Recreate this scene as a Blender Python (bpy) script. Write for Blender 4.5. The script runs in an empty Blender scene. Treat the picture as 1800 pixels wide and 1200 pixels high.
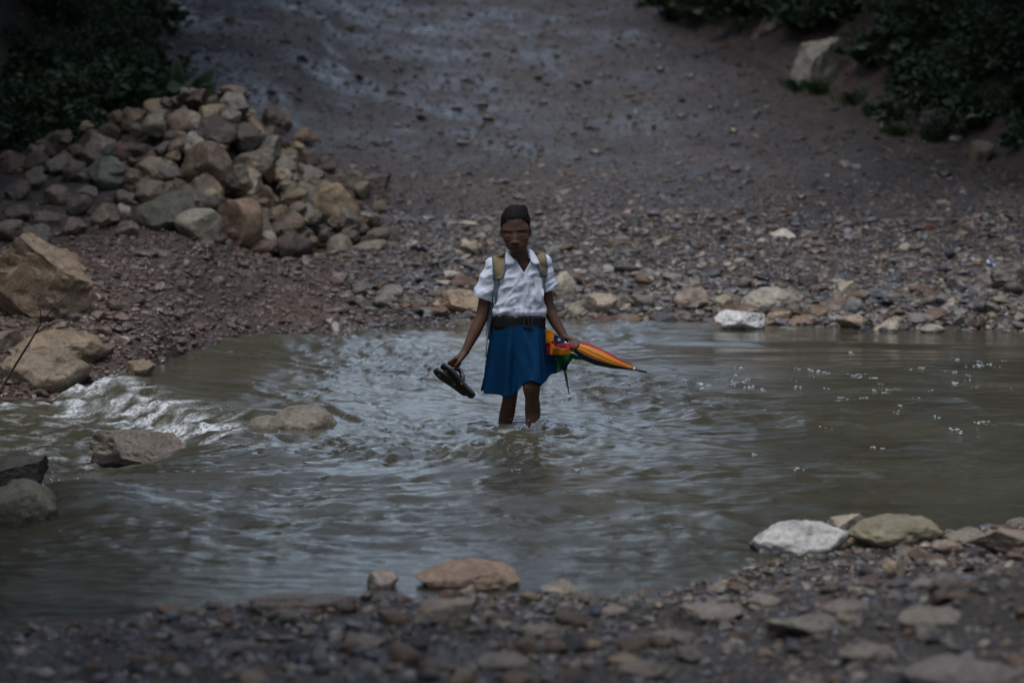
import bpy, bmesh, math, random
import numpy as np
from mathutils import Vector, Matrix, noise
from mathutils.bvhtree import BVHTree

random.seed(7)
RNG = np.random.default_rng(11)
R = math.radians
scene = bpy.context.scene
col = scene.collection

# ------------------------------------------------------------------ camera, sky, sun, exposure
FPX = 5000.0                       # focal length in photo pixels (1800 wide) = 100 mm on 36 mm
CAMZ = 2.0
PITCH = math.atan(514.0 / FPX)
cam_data = bpy.data.cameras.new('camera')
cam_data.lens = 100.0
cam_data.sensor_width = 36.0
cam_data.clip_start = 0.1
cam_data.clip_end = 3000.0
cam_data.dof.use_dof = True
cam_data.dof.focus_distance = 15.0
cam_data.dof.aperture_fstop = 2.3
cam = bpy.data.objects.new('camera', cam_data)
cam.location = (0, 0, CAMZ)
cam.rotation_euler = (math.pi / 2 - PITCH, 0, 0)
col.objects.link(cam)
scene.camera = cam

SUN_EL, SUN_ROT = 74.0, 205.0
world = bpy.data.worlds.new('World')
scene.world = world
world.use_nodes = True
wn = world.node_tree
bg = wn.nodes['Background']
sky = wn.nodes.new('ShaderNodeTexSky')
sky.sky_type = 'NISHITA'
sky.sun_disc = False
sky.sun_elevation = R(SUN_EL)
sky.sun_rotation = R(SUN_ROT)
sky.air_density = 1.0
sky.dust_density = 1.5
sky.ozone_density = 1.0
hs = wn.nodes.new('ShaderNodeHueSaturation')
hs.inputs['Saturation'].default_value = 0.74
wn.links.new(sky.outputs['Color'], hs.inputs['Color'])
wn.links.new(hs.outputs['Color'], bg.inputs['Color'])
bg.inputs['Strength'].default_value = 0.13

sun_data = bpy.data.lights.new('sun', 'SUN')
sun_data.energy = 1.2
sun_data.angle = R(35)
sun_data.color = (1.0, 0.98, 0.95)
sun = bpy.data.objects.new('sun', sun_data)
sun.rotation_euler = (R(90 - SUN_EL), 0, R(180 - SUN_ROT))
sun.location = (0, 10, 30)
col.objects.link(sun)

scene.view_settings.view_transform = 'Standard'
scene.view_settings.look = 'None'
scene.view_settings.exposure = 0.62
scene.view_settings.gamma = 1.0
scene.view_settings.use_curve_mapping = False
scene.render.engine = 'CYCLES'
scene.cycles.use_denoising = True
scene.cycles.denoiser = 'OPENIMAGEDENOISE'
scene.cycles.max_bounces = 6
scene.cycles.transmission_bounces = 4
scene.cycles.transparent_max_bounces = 6
scene.cycles.caustics_reflective = False
scene.cycles.caustics_refractive = False

# ------------------------------------------------------------------ pixel helpers
CF = Vector((0, math.cos(PITCH), -math.sin(PITCH)))
CU = Vector((0, math.sin(PITCH), math.cos(PITCH)))
CR = Vector((1, 0, 0))
CO = Vector((0, 0, CAMZ))


def ray(u, v):
    return CF + CR * ((u - 900.0) / FPX) + CU * (-(v - 600.0) / FPX)


def at_depth(u, v, Y):
    d = ray(u, v)
    return CO + d * (Y / d.y)


def at_z(u, v, z=0.0):
    d = ray(u, v)
    return CO + d * ((z - CAMZ) / d.z)


def project(P):
    """N,3 array of world points -> u, v pixel arrays"""
    P = np.asarray(P, float)
    dx = P[:, 0]
    dy = P[:, 1]
    dz = P[:, 2] - CAMZ
    f = dy * CF.y + dz * CF.z
    up = dy * CU.y + dz * CU.z
    return 900 + FPX * dx / f, 600 - FPX * up / f


# ------------------------------------------------------------------ noise
def perlin(x, y, seed=0):
    x = np.asarray(x, float)
    y = np.asarray(y, float)
    xi = np.floor(x).astype(np.int64)
    yi = np.floor(y).astype(np.int64)
    xf = x - xi
    yf = y - yi

    def grad(ix, iy, fx, fy):
        h = (ix * 374761393 + iy * 668265263 + seed * 1442695041) & 0x7fffffff
        h = ((h ^ (h >> 13)) * 1274126177) & 0x7fffffff
        a = (h & 0xffff) / 65536.0 * 2 * np.pi
        return np.cos(a) * fx + np.sin(a) * fy
    u = xf * xf * xf * (xf * (xf * 6 - 15) + 10)
    v = yf * yf * yf * (yf * (yf * 6 - 15) + 10)
    a = grad(xi, yi, xf, yf)
    b = grad(xi + 1, yi, xf - 1, yf)
    c = grad(xi, yi + 1, xf, yf - 1)
    d = grad(xi + 1, yi + 1, xf - 1, yf - 1)
    return ((a + (b - a) * u) * (1 - v) + (c + (d - c) * u) * v) * 1.5


def sstep(a, b, x):
    t = np.clip((np.asarray(x, float) - a) / (b - a), 0, 1)
    return t * t * (3 - 2 * t)


# ------------------------------------------------------------------ terrain and water as functions
def shore(pxs):
    pts = sorted([(at_z(u, v).x, at_z(u, v).y) for u, v in pxs])
    return np.array([p[0] for p in pts]), np.array([p[1] for p in pts])


FX, FY = shore([(-300, 700), (0, 690), (150, 676), (250, 652), (330, 618), (450, 592), (700, 577), (900, 566),
                (1150, 561), (1300, 570), (1500, 576), (1800, 582), (2100, 590)])
NX, NY = shore([(-300, 1150), (0, 1118), (200, 1098), (380, 1076), (560, 1060), (760, 1056), (1000, 1050), (1180, 1040),
                (1320, 985), (1480, 958), (1650, 946), (1800, 930), (2100, 905)])
LIP = [(200, 660), (300, 700), (420, 735), (425, 760), (350, 790), (260, 820), (120, 865), (0, 910), (-140, 960)]
_lw = [at_z(u, v) for u, v in LIP]
LY = np.array([p.y for p in _lw][::-1])
LX = np.array([p.x for p in _lw][::-1])
LY, LX = LY[np.argsort(LY)], LX[np.argsort(LY)]
LX = np.array([p.x for p in sorted(_lw, key=lambda p: p.y)])


def lower_mask(x, y, w=0.45):
    """1 below the little fall on the left, 0 upstream"""
    xl = np.interp(y, LY, LX)
    m = sstep(0.1, -w, np.asarray(x) - xl)
    return m


def RXf(y):
    return np.interp(y, [0, 20, 23, 27, 29.6, 37.7, 41, 60], [12, 9, 5.3, 4.5, 3.9, 2.4, 1.6, -1])


def LXf(y):
    return np.interp(y, [0, 14, 19, 24, 30, 34, 41, 60], [-12, -8, -5.6, -5.0, -4.1, -3.8, -4.6, -7])


def H(x, y, fine=True):
    x = np.asarray(x, float)
    y = np.asarray(y, float)
    yf = np.interp(x, FX, FY)
    yn = np.interp(x, NX, NY)
    d = y - yf
    e = yn - y
    dd = np.where(d > 40, 40 + (d - 40) * 0.4, d)
    zf = np.where(d > 0, 0.13 * dd + 0.03 * (1 - np.exp(-np.maximum(d, 0) / .25)), 0.22 * d)
    zn = np.where(e > 0, np.minimum(0.55, 0.075 * e + 0.02 * (1 - np.exp(-np.maximum(e, 0) / .2))), 0.2 * e)
    low = lower_mask(x, y)
    bed = -0.2 - 0.2 * low
    zf = zf - .17 * low * sstep(1.3, 0, d)
    z = np.maximum(np.maximum(zf, zn), bed)
    s = np.maximum(0, x - RXf(y)) + np.maximum(0, LXf(y) - x)
    bm = np.maximum(sstep(0.2, 3.0, d), sstep(0.2, 3.0, e))
    z = z + bm * 9 * (1 - np.exp(-s * .85 / 9))
    land = np.maximum(sstep(-0.3, 0.6, d), sstep(-0.3, 0.6, e))
    z = z + 0.16 * np.exp(-((x - 1.75) / .55) ** 2 - ((y - 8.75) / .4) ** 2)
    if fine:
        z = z + land * (0.07 * (1 - .6 * sstep(4, 8, d)) * perlin(x * .55, y * .45, 1) + .03 * (1 - .6 * sstep(4, 8, d)) * perlin(x * 1.9, y * 1.7, 2) + .014 * perlin(x * 5, y * 5, 3))
        # wheel ruts and a washed-out gully up the track
        c = np.interp(y, [20, 27, 34, 41, 60], [1.0, .4, -.5, -1.5, -4])
        up = sstep(3, 7, d)
        z = z - up * .025 * (np.exp(-((x - c - 1.0 + .25 * perlin(y * .3, y * 0 + 3, 5)) / .28) ** 2) + np.exp(-((x - c + 1.3) / .33) ** 2))
    return z


PILE_A, PILE_B = (-2.3, 23.5), (-4.9, 23.9)


def mound(x, y):
    x = np.asarray(x, float)
    y = np.asarray(y, float)
    ax, ay = PILE_A
    bx, by = PILE_B
    t = np.clip(((x - ax) * (bx - ax) + (y - ay) * (by - ay)) / ((bx - ax) ** 2 + (by - ay) ** 2), 0, 1)
    dist = np.hypot(x - (ax + t * (bx - ax)), y - (ay + t * (by - ay)))
    peak = .88 - 1.02 * t
    return np.maximum(0, peak - .70 * np.maximum(0, dist - .04))


def HM(x, y):
    return H(x, y) + mound(x, y)


def WL(x, y):
    return -0.13 * lower_mask(x, y)


def hit(u, v, fn=H):
    """first point of the pixel's ray on the surface z = fn(x, y)"""
    d = ray(u, v)
    Y = np.arange(6.0, 80.0, .02)
    t = Y / d.y
    X = d.x * t
    Z = CAMZ + d.z * t
    below = np.nonzero(Z <= np.maximum(fn(X, Y), WL(X, Y)))[0]
    i = below[0] if len(below) else len(Y) - 1
    return Vector((X[i], Y[i], Z[i]))


# ------------------------------------------------------------------ mesh helpers
def mesh_np(name, V, F, smooth=True, colors=None):
    V = np.asarray(V, np.float32)
    F = np.asarray(F, np.int32)
    me = bpy.data.meshes.new(name)
    n = F.shape[1]
    me.vertices.add(len(V))
    me.vertices.foreach_set('co', V.ravel())
    me.loops.add(F.size)
    me.loops.foreach_set('vertex_index', F.ravel())
    me.polygons.add(len(F))
    me.polygons.foreach_set('loop_start', np.arange(0, F.size, n, dtype=np.int32))
    me.polygons.foreach_set('loop_total', np.full(len(F), n, dtype=np.int32))
    me.polygons.foreach_set('use_smooth', np.full(len(F), smooth))
    me.update(calc_edges=True)
    if colors is not None:
        a = me.attributes.new('col', 'FLOAT_COLOR', 'POINT')
        c = np.ones((len(V), 4), np.float32)
        c[:, :3] = colors
        a.data.foreach_set('color', c.ravel())
    return me


def verts_of(me):
    a = np.empty(len(me.vertices) * 3, np.float32)
    me.vertices.foreach_get('co', a)
    return a.reshape(-1, 3).astype(float)


def link(name, me, mat=None, parent=None, base=None):
    """base: world position of the parent; the mesh is in world coordinates"""
    o = bpy.data.objects.new(name, me)
    col.objects.link(o)
    if mat is not None and not me.materials:
        me.materials.append(mat)
    if parent is not None:
        o.parent = parent
    if base is not None:
        me.transform(Matrix.Translation(-Vector(base)))
        if parent is None:
            o.location = base
    return o


def empty(name, loc):
    o = bpy.data.objects.new(name, None)
    o.empty_display_size = .1
    o.location = loc
    col.objects.link(o)
    return o


def tag(o, label=None, cat=None, group=None, kind=None):
    if label:
        o['label'] = label
    if cat:
        o['category'] = cat
    if group:
        o['group'] = group
    if kind:
        o['kind'] = kind
    return o


def bm_mesh(name, bm, smooth=True):
    me = bpy.data.meshes.new(name)
    bmesh.ops.recalc_face_normals(bm, faces=bm.faces)
    for f in bm.faces:
        f.smooth = smooth
    bm.to_mesh(me)
    bm.free()
    return me


def evaluated(me, mods):
    """apply a list of (type, {settings}) modifiers and give back a new mesh"""
    o = bpy.data.objects.new('tmp', me)
    col.objects.link(o)
    for t, st in mods:
        m = o.modifiers.new(t, t)
        for k, v in st.items():
            setattr(m, k, v)
    dg = bpy.context.evaluated_depsgraph_get()
    dg.update()
    out = bpy.data.meshes.new_from_object(o.evaluated_get(dg), depsgraph=dg)
    bpy.data.objects.remove(o)
    return out


def ico(level):
    bm = bmesh.new()
    bmesh.ops.create_icosphere(bm, subdivisions=level, radius=1)
    V = np.array([v.co[:] for v in bm.verts])
    F = np.array([[v.index for v in f.verts] for f in bm.faces])
    bm.free()
    return V, F


ICO1, ICO2, ICO3, ICO4, ICO5 = ico(1), ico(2), ico(3), ico(4), ico(5)


def tube_np(path, radii, seg=8, cap=True):
    P = [Vector(p) for p in path]
    V, F = [], []
    up = Vector((0.13, 0.31, 1)).normalized()
    for i, p in enumerate(P):
        t = (P[min(i + 1, len(P) - 1)] - P[max(i - 1, 0)]).normalized()
        a = t.cross(up)
        if a.length < .05:
            a = t.cross(Vector((1, 0, 0)))
        a.normalize()
        b = t.cross(a).normalized()
        r = radii[i] if hasattr(radii, '__len__') else radii
        for k in range(seg):
            an = 2 * math.pi * k / seg
            V.append(p + a * (math.cos(an) * r) + b * (math.sin(an) * r))
    for i in range(len(P) - 1):
        for k in range(seg):
            q = (k + 1) % seg
            F.append((i * seg + k, i * seg + q, (i + 1) * seg + q, (i + 1) * seg + k))
    if cap:
        for i in (0, len(P) - 1):
            V.append(P[i])
            c = len(V) - 1
            for k in range(seg):
                q = (k + 1) % seg
                F.append((i * seg + k, i * seg + q, c, c) if False else (i * seg + k, i * seg + q, c))
    return V, F


def tube(name, path, radii, mat, parent=None, base=None, seg=8):
    V, F = tube_np(path, radii, seg)
    me = bpy.data.meshes.new(name)
    me.from_pydata([v[:] for v in V], [], F)
    bm = bmesh.new()
    bm.from_mesh(me)
    bmesh.ops.recalc_face_normals(bm, faces=bm.faces)
    for f in bm.faces:
        f.smooth = True
    bm.to_mesh(me)
    bm.free()
    return link(name, me, mat, parent, base)


# ------------------------------------------------------------------ materials
def material(name, rough=.6, color=(.2, .2, .2), spec=.5):
    m = bpy.data.materials.new(name)
    m.use_nodes = True
    nt = m.node_tree
    b = nt.nodes['Principled BSDF']
    b.inputs['Base Color'].default_value = (*color, 1)
    b.inputs['Roughness'].default_value = rough
    b.inputs['Specular IOR Level'].default_value = spec
    return m, nt, b


def N(nt, t, **kw):
    n = nt.nodes.new(t)
    for k, v in kw.items():
        if k in n.inputs:
            n.inputs[k].default_value = v
        else:
            setattr(n, k, v)
    return n


def ramp(nt, src, stops):
    r = nt.nodes.new('ShaderNodeValToRGB')
    els = r.color_ramp.elements
    while len(els) < len(stops):
        els.new(.5)
    for e, (p, c) in zip(els, stops):
        e.position = p
        e.color = (*c, 1) if len(c) == 3 else c
    nt.links.new(src, r.inputs['Fac'])
    return r.outputs['Color']


def mixc(nt, fac, a, b, mode='MIX'):
    m = nt.nodes.new('ShaderNodeMix')
    m.data_type = 'RGBA'
    m.blend_type = mode
    for s, v in ((m.inputs[0], fac), (m.inputs[6], a), (m.inputs[7], b)):
        if isinstance(v, (int, float)):
            s.default_value = v
        elif isinstance(v, tuple):
            s.default_value = (*v, 1)
        else:
            nt.links.new(v, s)
    return m.outputs[2]


def bump(nt, b, height, strength=.5, dist=.02, prev=None):
    n = nt.nodes.new('ShaderNodeBump')
    n.inputs['Strength'].default_value = strength
    n.inputs['Distance'].default_value = dist
    nt.links.new(height, n.inputs['Height'])
    if prev is not None:
        nt.links.new(prev, n.inputs['Normal'])
    nt.links.new(n.outputs['Normal'], b.inputs['Normal'])
    return n.outputs['Normal']


def noise_n(nt, vec, scale, detail=5, rough=.6):
    n = N(nt, 'ShaderNodeTexNoise')
    n.inputs['Scale'].default_value = scale
    n.inputs['Detail'].default_value = detail
    n.inputs['Roughness'].default_value = rough
    if vec is not None:
        nt.links.new(vec, n.inputs['Vector'])
    return n.outputs['Fac']


# ground: wet mud and fine grit
M_ground, nt, b = material('wet_gravel_soil', .6)
geo = N(nt, 'ShaderNodeNewGeometry').outputs['Position']
n1 = noise_n(nt, geo, .9, 6)
n2 = noise_n(nt, geo, 28, 6, .7)
vor = N(nt, 'ShaderNodeTexVoronoi')
vor.inputs['Scale'].default_value = 34
nt.links.new(geo, vor.inputs['Vector'])
vor2 = N(nt, 'ShaderNodeTexVoronoi')
vor2.inputs['Scale'].default_value = 85
nt.links.new(geo, vor2.inputs['Vector'])
attr = N(nt, 'ShaderNodeAttribute', attribute_name='col').outputs['Color']
grit = ramp(nt, vor2.outputs['Color'], [(.25, (.45, .45, .45)), (.55, (.9, .88, .86)), (.85, (1.5, 1.5, 1.55))])
c1 = mixc(nt, 1.0, attr, grit, 'MULTIPLY')
tint = ramp(nt, n1, [(.3, (.65, .62, .6)), (.55, (1, 1, 1)), (.75, (1.25, 1.22, 1.2))])
c2 = mixc(nt, 1.0, c1, tint, 'MULTIPLY')
mid = ramp(nt, noise_n(nt, geo, 9, 4, .7), [(.32, (.62, .6, .58)), (.5, (1, 1, 1)), (.72, (1.5, 1.46, 1.42))])
c2 = mixc(nt, 1.0, c2, mid, 'MULTIPLY')
wet_at = N(nt, 'ShaderNodeAttribute', attribute_name='wet').outputs['Fac']
c2 = mixc(nt, wet_at, c2, mixc(nt, 1.0, c2, (.6, .6, .62), 'MULTIPLY'))
nt.links.new(c2, b.inputs['Base Color'])
wet = ramp(nt, noise_n(nt, geo, .55, 5, .65), [(.42, (.68, .68, .68)), (.66, (.3, .3, .3))])
nt.links.new(mixc(nt, wet_at, wet, (.16, .16, .16)), b.inputs['Roughness'])
p = bump(nt, b, vor.outputs['Distance'], .55, .025)
p = bump(nt, b, n2, .6, .02, p)

# stones with one colour per object (object colour) or per vertex (attribute)
def stone_material(name, per_object):
    m, nt, b = material(name, .55)
    if per_object:
        src = N(nt, 'ShaderNodeObjectInfo')
        basec = src.outputs['Color']
        tc = N(nt, 'ShaderNodeTexCoord').outputs['Object']
        geo = N(nt, 'ShaderNodeNewGeometry').outputs['Position']
        big = noise_n(nt, geo, 5.5, 6, .65)
        fin = noise_n(nt, geo, 42, 6, .7)
        mus = noise_n(nt, geo, 13, 4, .6)
        c = mixc(nt, 1.0, basec, ramp(nt, big, [(.28, (.42, .38, .34)), (.47, (.9, .88, .85)), (.7, (1.28, 1.25, 1.2))]), 'MULTIPLY')
        c = mixc(nt, 1.0, c, ramp(nt, fin, [(.3, (.55, .53, .5)), (.55, (1.0, 1.0, 1.0)), (.75, (1.2, 1.2, 1.2))]), 'MULTIPLY')
        c = mixc(nt, ramp(nt, mus, [(.56, (0, 0, 0)), (.68, (.55, .55, .55))]), c, (.06, .045, .032))
        nt.links.new(c, b.inputs['Base Color'])
        nt.links.new(ramp(nt, big, [(.3, (.42, .42, .42)), (.7, (.75, .75, .75))]), b.inputs['Roughness'])
        p = bump(nt, b, big, .7, .05)
        p = bump(nt, b, fin, .6, .012, p)
    else:
        at = N(nt, 'ShaderNodeAttribute', attribute_name='col').outputs['Color']
        geo = N(nt, 'ShaderNodeNewGeometry').outputs['Position']
        fin = noise_n(nt, geo, 60, 4, .7)
        c = mixc(nt, 1.0, at, ramp(nt, fin, [(.3, (.6, .6, .6)), (.6, (1.05, 1.05, 1.05))]), 'MULTIPLY')
        nt.links.new(c, b.inputs['Base Color'])
        b.inputs['Roughness'].default_value = .34
        bump(nt, b, fin, .35, .006)
    return m


M_rock = stone_material('rock', True)
M_pebble = stone_material('pebble', False)

# water: silty, glossy
M_water, nt, b = material('silty_water', .07)
b.inputs['IOR'].default_value = 1.33
geo = N(nt, 'ShaderNodeNewGeometry').outputs['Position']
mp = N(nt, 'ShaderNodeMapping')
mp.inputs['Scale'].default_value = (13.0, 22.0, 9.0)
mp.inputs['Rotation'].default_value = (0, 0, R(6))
nt.links.new(geo, mp.inputs['Vector'])
foam = N(nt, 'ShaderNodeAttribute', attribute_name='foam').outputs['Fac']
rip = N(nt, 'ShaderNodeAttribute', attribute_name='ripple').outputs['Fac']
silt = ramp(nt, noise_n(nt, geo, 1.1, 4), [(.3, (.048, .045, .030)), (.7, (.070, .066, .046))])
fn = noise_n(nt, geo, 48, 5, .75)
fm = N(nt, 'ShaderNodeMath', operation='MULTIPLY')
nt.links.new(foam, fm.inputs[0])
nt.links.new(ramp(nt, fn, [(.38, (.05, .05, .05)), (.56, (1, 1, 1))]), fm.inputs[1])
nt.links.new(mixc(nt, fm.outputs[0], silt, (.62, .66, .68)), b.inputs['Base Color'])
rr = N(nt, 'ShaderNodeMath', operation='MULTIPLY_ADD')
nt.links.new(fm.outputs[0], rr.inputs[0])
rr.inputs[1].default_value = .4
rr.inputs[2].default_value = .035
nt.links.new(rr.outputs[0], b.inputs['Roughness'])
rn = noise_n(nt, mp.outputs['Vector'], 1.4, 5, .62)
bn = nt.nodes.new('ShaderNodeBump')
bn.inputs['Distance'].default_value = .02
nt.links.new(rip, bn.inputs['Strength'])
nt.links.new(rn, bn.inputs['Height'])
nt.links.new(bn.outputs['Normal'], b.inputs['Normal'])

M_foam, nt, b = material('foam', .35, (.40, .44, .46))
M_splash, nt, b = material('splash_water', .04, (.85, .9, .92))
b.inputs['Transmission Weight'].default_value = .3
b.inputs['IOR'].default_value = 1.33


def cloth(name, color, rough=.85, scale=260, var=.18, amount=.25):
    m, nt, b = material(name, rough, color, .25)
    tc = N(nt, 'ShaderNodeTexCoord').outputs['Object']
    big = noise_n(nt, tc, 14, 4)
    fin = noise_n(nt, tc, scale, 3)
    c = mixc(nt, 1.0, color, ramp(nt, big, [(.3, (1 - var,) * 3), (.7, (1 + var * .4,) * 3)]), 'MULTIPLY')
    nt.links.new(c, b.inputs['Base Color'])
    p = bump(nt, b, big, amount, .012)
    bump(nt, b, fin, .25, .002, p)
    return m


M_shirt = cloth('white_cotton', (.60, .64, .74), var=.12)
M_skirt = cloth('blue_school_cloth', (.0010, .027, .078), var=.3)
M_skirt.node_tree.nodes['Principled BSDF'].inputs['Specular IOR Level'].default_value = .08
M_belt = cloth('black_belt', (.008, .008, .01), .6)
M_khaki = cloth('khaki_canvas', (.19, .15, .085))
M_trim = cloth('blue_grey_webbing', (.10, .14, .18))
M_pack = cloth('grey_canvas', (.16, .18, .19))
M_orange = cloth('orange_nylon', (.50, .17, .010), .5)
M_red = cloth('crimson_nylon', (.30, .012, .03), .5)
M_navy = cloth('navy_nylon', (.010, .014, .06), .5)
M_green = cloth('green_nylon', (.006, .11, .025), .5)
M_white = cloth('white_print', (.75, .75, .75), .5)
M_black, _, _ = material('black_plastic', .4, (.01, .01, .012))
M_metal, _, bb = material('bright_metal', .3, (.6, .6, .62))
bb.inputs['Metallic'].default_value = 1
M_sole = cloth('black_rubber', (.016, .016, .015), .6)
M_plug, _, _ = material('amber_rubber', .5, (.38, .17, .03))
M_strap, _, _ = material('dark_rubber_strap', .45, (.02, .022, .035))
M_button, _, _ = material('shirt_button', .4, (.6, .6, .62))

M_skin, nt, b = material('skin', .58, spec=.35)
at = N(nt, 'ShaderNodeAttribute', attribute_name='col').outputs['Color']
geo = N(nt, 'ShaderNodeNewGeometry').outputs['Position']
sk = noise_n(nt, geo, 22, 4)
nt.links.new(mixc(nt, 1.0, at, ramp(nt, sk, [(.3, (.85, .83, .82)), (.7, (1.1, 1.1, 1.1))]), 'MULTIPLY'), b.inputs['Base Color'])
bump(nt, b, noise_n(nt, geo, 180, 3), .12, .003)
M_hair, nt, b = material('black_hair', .7, (.007, .0055, .0055), .12)
tc = N(nt, 'ShaderNodeTexCoord').outputs['Object']
wv = N(nt, 'ShaderNodeMapping')
wv.inputs['Scale'].default_value = (160, 25, 25)
nt.links.new(tc, wv.inputs['Vector'])
bump(nt, b, noise_n(nt, wv.outputs['Vector'], 1.0, 3), .7, .004)


def leaf_material(name, c0, c1):
    m, nt, b = material(name, .5)
    oi = N(nt, 'ShaderNodeNewGeometry').outputs['Random Per Island']
    nt.links.new(ramp(nt, oi, [(0, c0), (1, c1)]), b.inputs['Base Color'])
    return m


M_leaf = leaf_material('dark_leaf', (.018, .035, .012), (.04, .075, .022))
M_leaf2 = leaf_material('bush_leaf', (.016, .034, .012), (.036, .066, .022))
M_grass = leaf_material('grass_blade', (.02, .048, .014), (.04, .08, .02))
M_pale_leaf, _, _ = material('pale_leaf', .5, (.20, .24, .12))
M_bark, nt, b = material('bark', .9, (.06, .045, .035))
bump(nt, b, noise_n(nt, N(nt, 'ShaderNodeNewGeometry').outputs['Position'], 14, 5), .8, .03)
M_twig, _, _ = material('dark_twig', .8, (.018, .013, .010))
M_litter, _, _ = material('blue_white_wrapper', .35, (.65, .72, .8))
M_litter2, _, _ = material('blue_print', .35, (.05, .16, .5))

# ------------------------------------------------------------------ ground sheet
def axis(pieces):
    out = []
    for a, bb_, s in pieces:
        out += list(np.arange(a, bb_, s))
    return np.array(out + [pieces[-1][1]])


gx = axis([(-240, -30, 15), (-30, -9, 1.0), (-9, -6, .25), (-6, 6, .075), (6, 9, .25), (9, 30, 1.0), (30, 240, 15)])
gy = axis([(-90, -10, 8), (-10, 7, .6), (7, 12, .06), (12, 16.5, .2), (16.5, 28, .06), (28, 46, .11), (46, 80, 1.0), (80, 420, 17)])
GX, GY = np.meshgrid(gx, gy)
GZ = H(GX, GY)
nx, ny = len(gx), len(gy)
idx = np.arange(nx * ny).reshape(ny, nx)
F = np.stack([idx[:-1, :-1], idx[:-1, 1:], idx[1:, 1:], idx[1:, :-1]], -1).reshape(-1, 4)


def soil_colour(x, y):
    yf = np.interp(x, FX, FY)
    d = y - yf
    grey = np.array([.070, .060, .056])
    redb = np.array([.086, .056, .042])
    dark = np.array([.064, .052, .042])
    red = sstep(-.6, -1.8, x + .6 * perlin(x * .8, y * .8, 21)) * sstep(7, 4, d) * (d > -1)
    edge = np.maximum(sstep(-1.0, .6, x - RXf(y)), sstep(1.0, -.4, x - LXf(y))) * (d > 0)
    c = grey[None] * np.ones((x.size, 1))
    c = c + (redb - grey) * np.maximum(red, .8 * edge)[:, None]
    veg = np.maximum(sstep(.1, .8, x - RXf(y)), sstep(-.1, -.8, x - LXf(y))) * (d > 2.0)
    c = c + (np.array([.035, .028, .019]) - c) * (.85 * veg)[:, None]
    near = (np.interp(x, NX, NY) > y)
    c[near] = dark
    return c


WETLINES = [[(515, 5), (560, 60), (600, 110), (650, 190), (720, 260)], [(880, 25), (930, 70), (985, 120), (1090, 175)], [(1040, 285), (1090, 280)],
            [(690, 355), (740, 385), (760, 400)], [(640, 230), (760, 225)], [(1240, 300), (1300, 350)], [(560, 40), (800, 45), (900, 20)], [(800, 205), (900, 260)]]


def wetness(x, y):
    w = np.zeros(x.shape)
    for line in WETLINES:
        q = [hit(u, v) for u, v in line]
        for a, b_ in zip(q[:-1], q[1:]):
            ex, ey = b_.x - a.x, b_.y - a.y
            t = np.clip(((x - a.x) * ex + (y - a.y) * ey) / (ex * ex + ey * ey), 0, 1)
            dist = np.hypot(x - a.x - t * ex, (y - a.y - t * ey) * .7)
            w = np.maximum(w, np.exp(-(dist / .33) ** 2))
    z_ = H(x, y)
    damp = .8 * sstep(.075, .0, z_ + .03 * perlin(x * 2.5, y * 2.5, 35))
    return np.clip(damp + w * (.32 + .8 * perlin(x * 3.1, y * 1.6, 33)) + .04 + .3 * perlin(x * 1.2, y * .7, 34), 0, 1)


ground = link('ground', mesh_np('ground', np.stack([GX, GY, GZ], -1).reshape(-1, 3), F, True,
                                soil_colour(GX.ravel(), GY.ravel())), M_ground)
wa = ground.data.attributes.new('wet', 'FLOAT', 'POINT')
wa.data.foreach_set('value', wetness(GX.ravel(), GY.ravel()).astype(np.float32))
tag(ground, kind='structure')

# ------------------------------------------------------------------ river
wx = axis([(-60, -6, 1.5), (-6, -3.6, .12), (-3.6, 3.6, .027), (3.6, 6, .12), (6, 60, 1.5)])
wy = axis([(9.0, 13, .019), (13, 18, .021), (18, 22.5, .034)])
WX, WY = np.meshgrid(wx, wy)
low = lower_mask(WX, WY)
lip = low * (1 - low) * 4
xl = np.interp(WY, LY, LX)
below = sstep(.15, -.25, WX - xl)                                    # downstream of the lip
rough_zone = below * sstep(-2.6, -.2, WX - xl) * sstep(13.6, 14.6, WY)
calm_r = sstep(.6, 1.8, WX) * sstep(15.6, 17.0, WY)
calm_n = sstep(12.2, 10.8, WY)
calm_l = sstep(-.4, -1.2, WX) * sstep(13.0, 12.2, WY)
amp = 1.0 * (1 - .72 * calm_r) * (1 - .45 * calm_n) * (1 - .25 * calm_l)
gust = .30 + 1.05 * sstep(-.4, .5, perlin(WX * .5, WY * .55, 40) + .4 * perlin(WX * 1.4, WY * 1.6, 60))
# the flow turns towards the lip on the left: rotate ripple coordinates there
turn = sstep(1.2, -1.6, WX) * sstep(12.0, 14.5, WY)
ang = .55 * turn
ux = WX * np.cos(ang) - WY * np.sin(ang) * 1.0
uy = WX * np.sin(ang) + WY * np.cos(ang)
wob = .5 * perlin(WX * .8, WY * 1.1, 41)
Z = .016 * perlin(ux * .6, uy * 1.3 + wob, 42)
choppy = sstep(16.6, 14.9, WY) * (1 - .5 * sstep(1.0, 2.6, WX))
far = sstep(14.2, 16.0, WY)
sx_ = ux * .55 + .3 * wob
Z += amp * gust * choppy * .95 * (.017 * perlin(ux * 1.7, uy * 3.0 + wob, 43) + .0115 * (1 - 2 * np.abs(perlin(ux * 2.4 + wob, uy * 4.2, 44))) +
                            .0085 * perlin(ux * 4.4, uy * 6.6, 45) + .0036 * (1 - 2 * np.abs(perlin(ux * 8, uy * 11, 46))))
Z += amp * gust * far * .95 * (.013 * perlin(sx_ * 1.5, uy * 2.7 + wob, 64) + .0085 * (1 - 2 * np.abs(perlin(sx_ * 2.6, uy * 3.9 + wob, 65))) + .0040 * perlin(sx_ * 6, uy * 6.5, 66))
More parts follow.
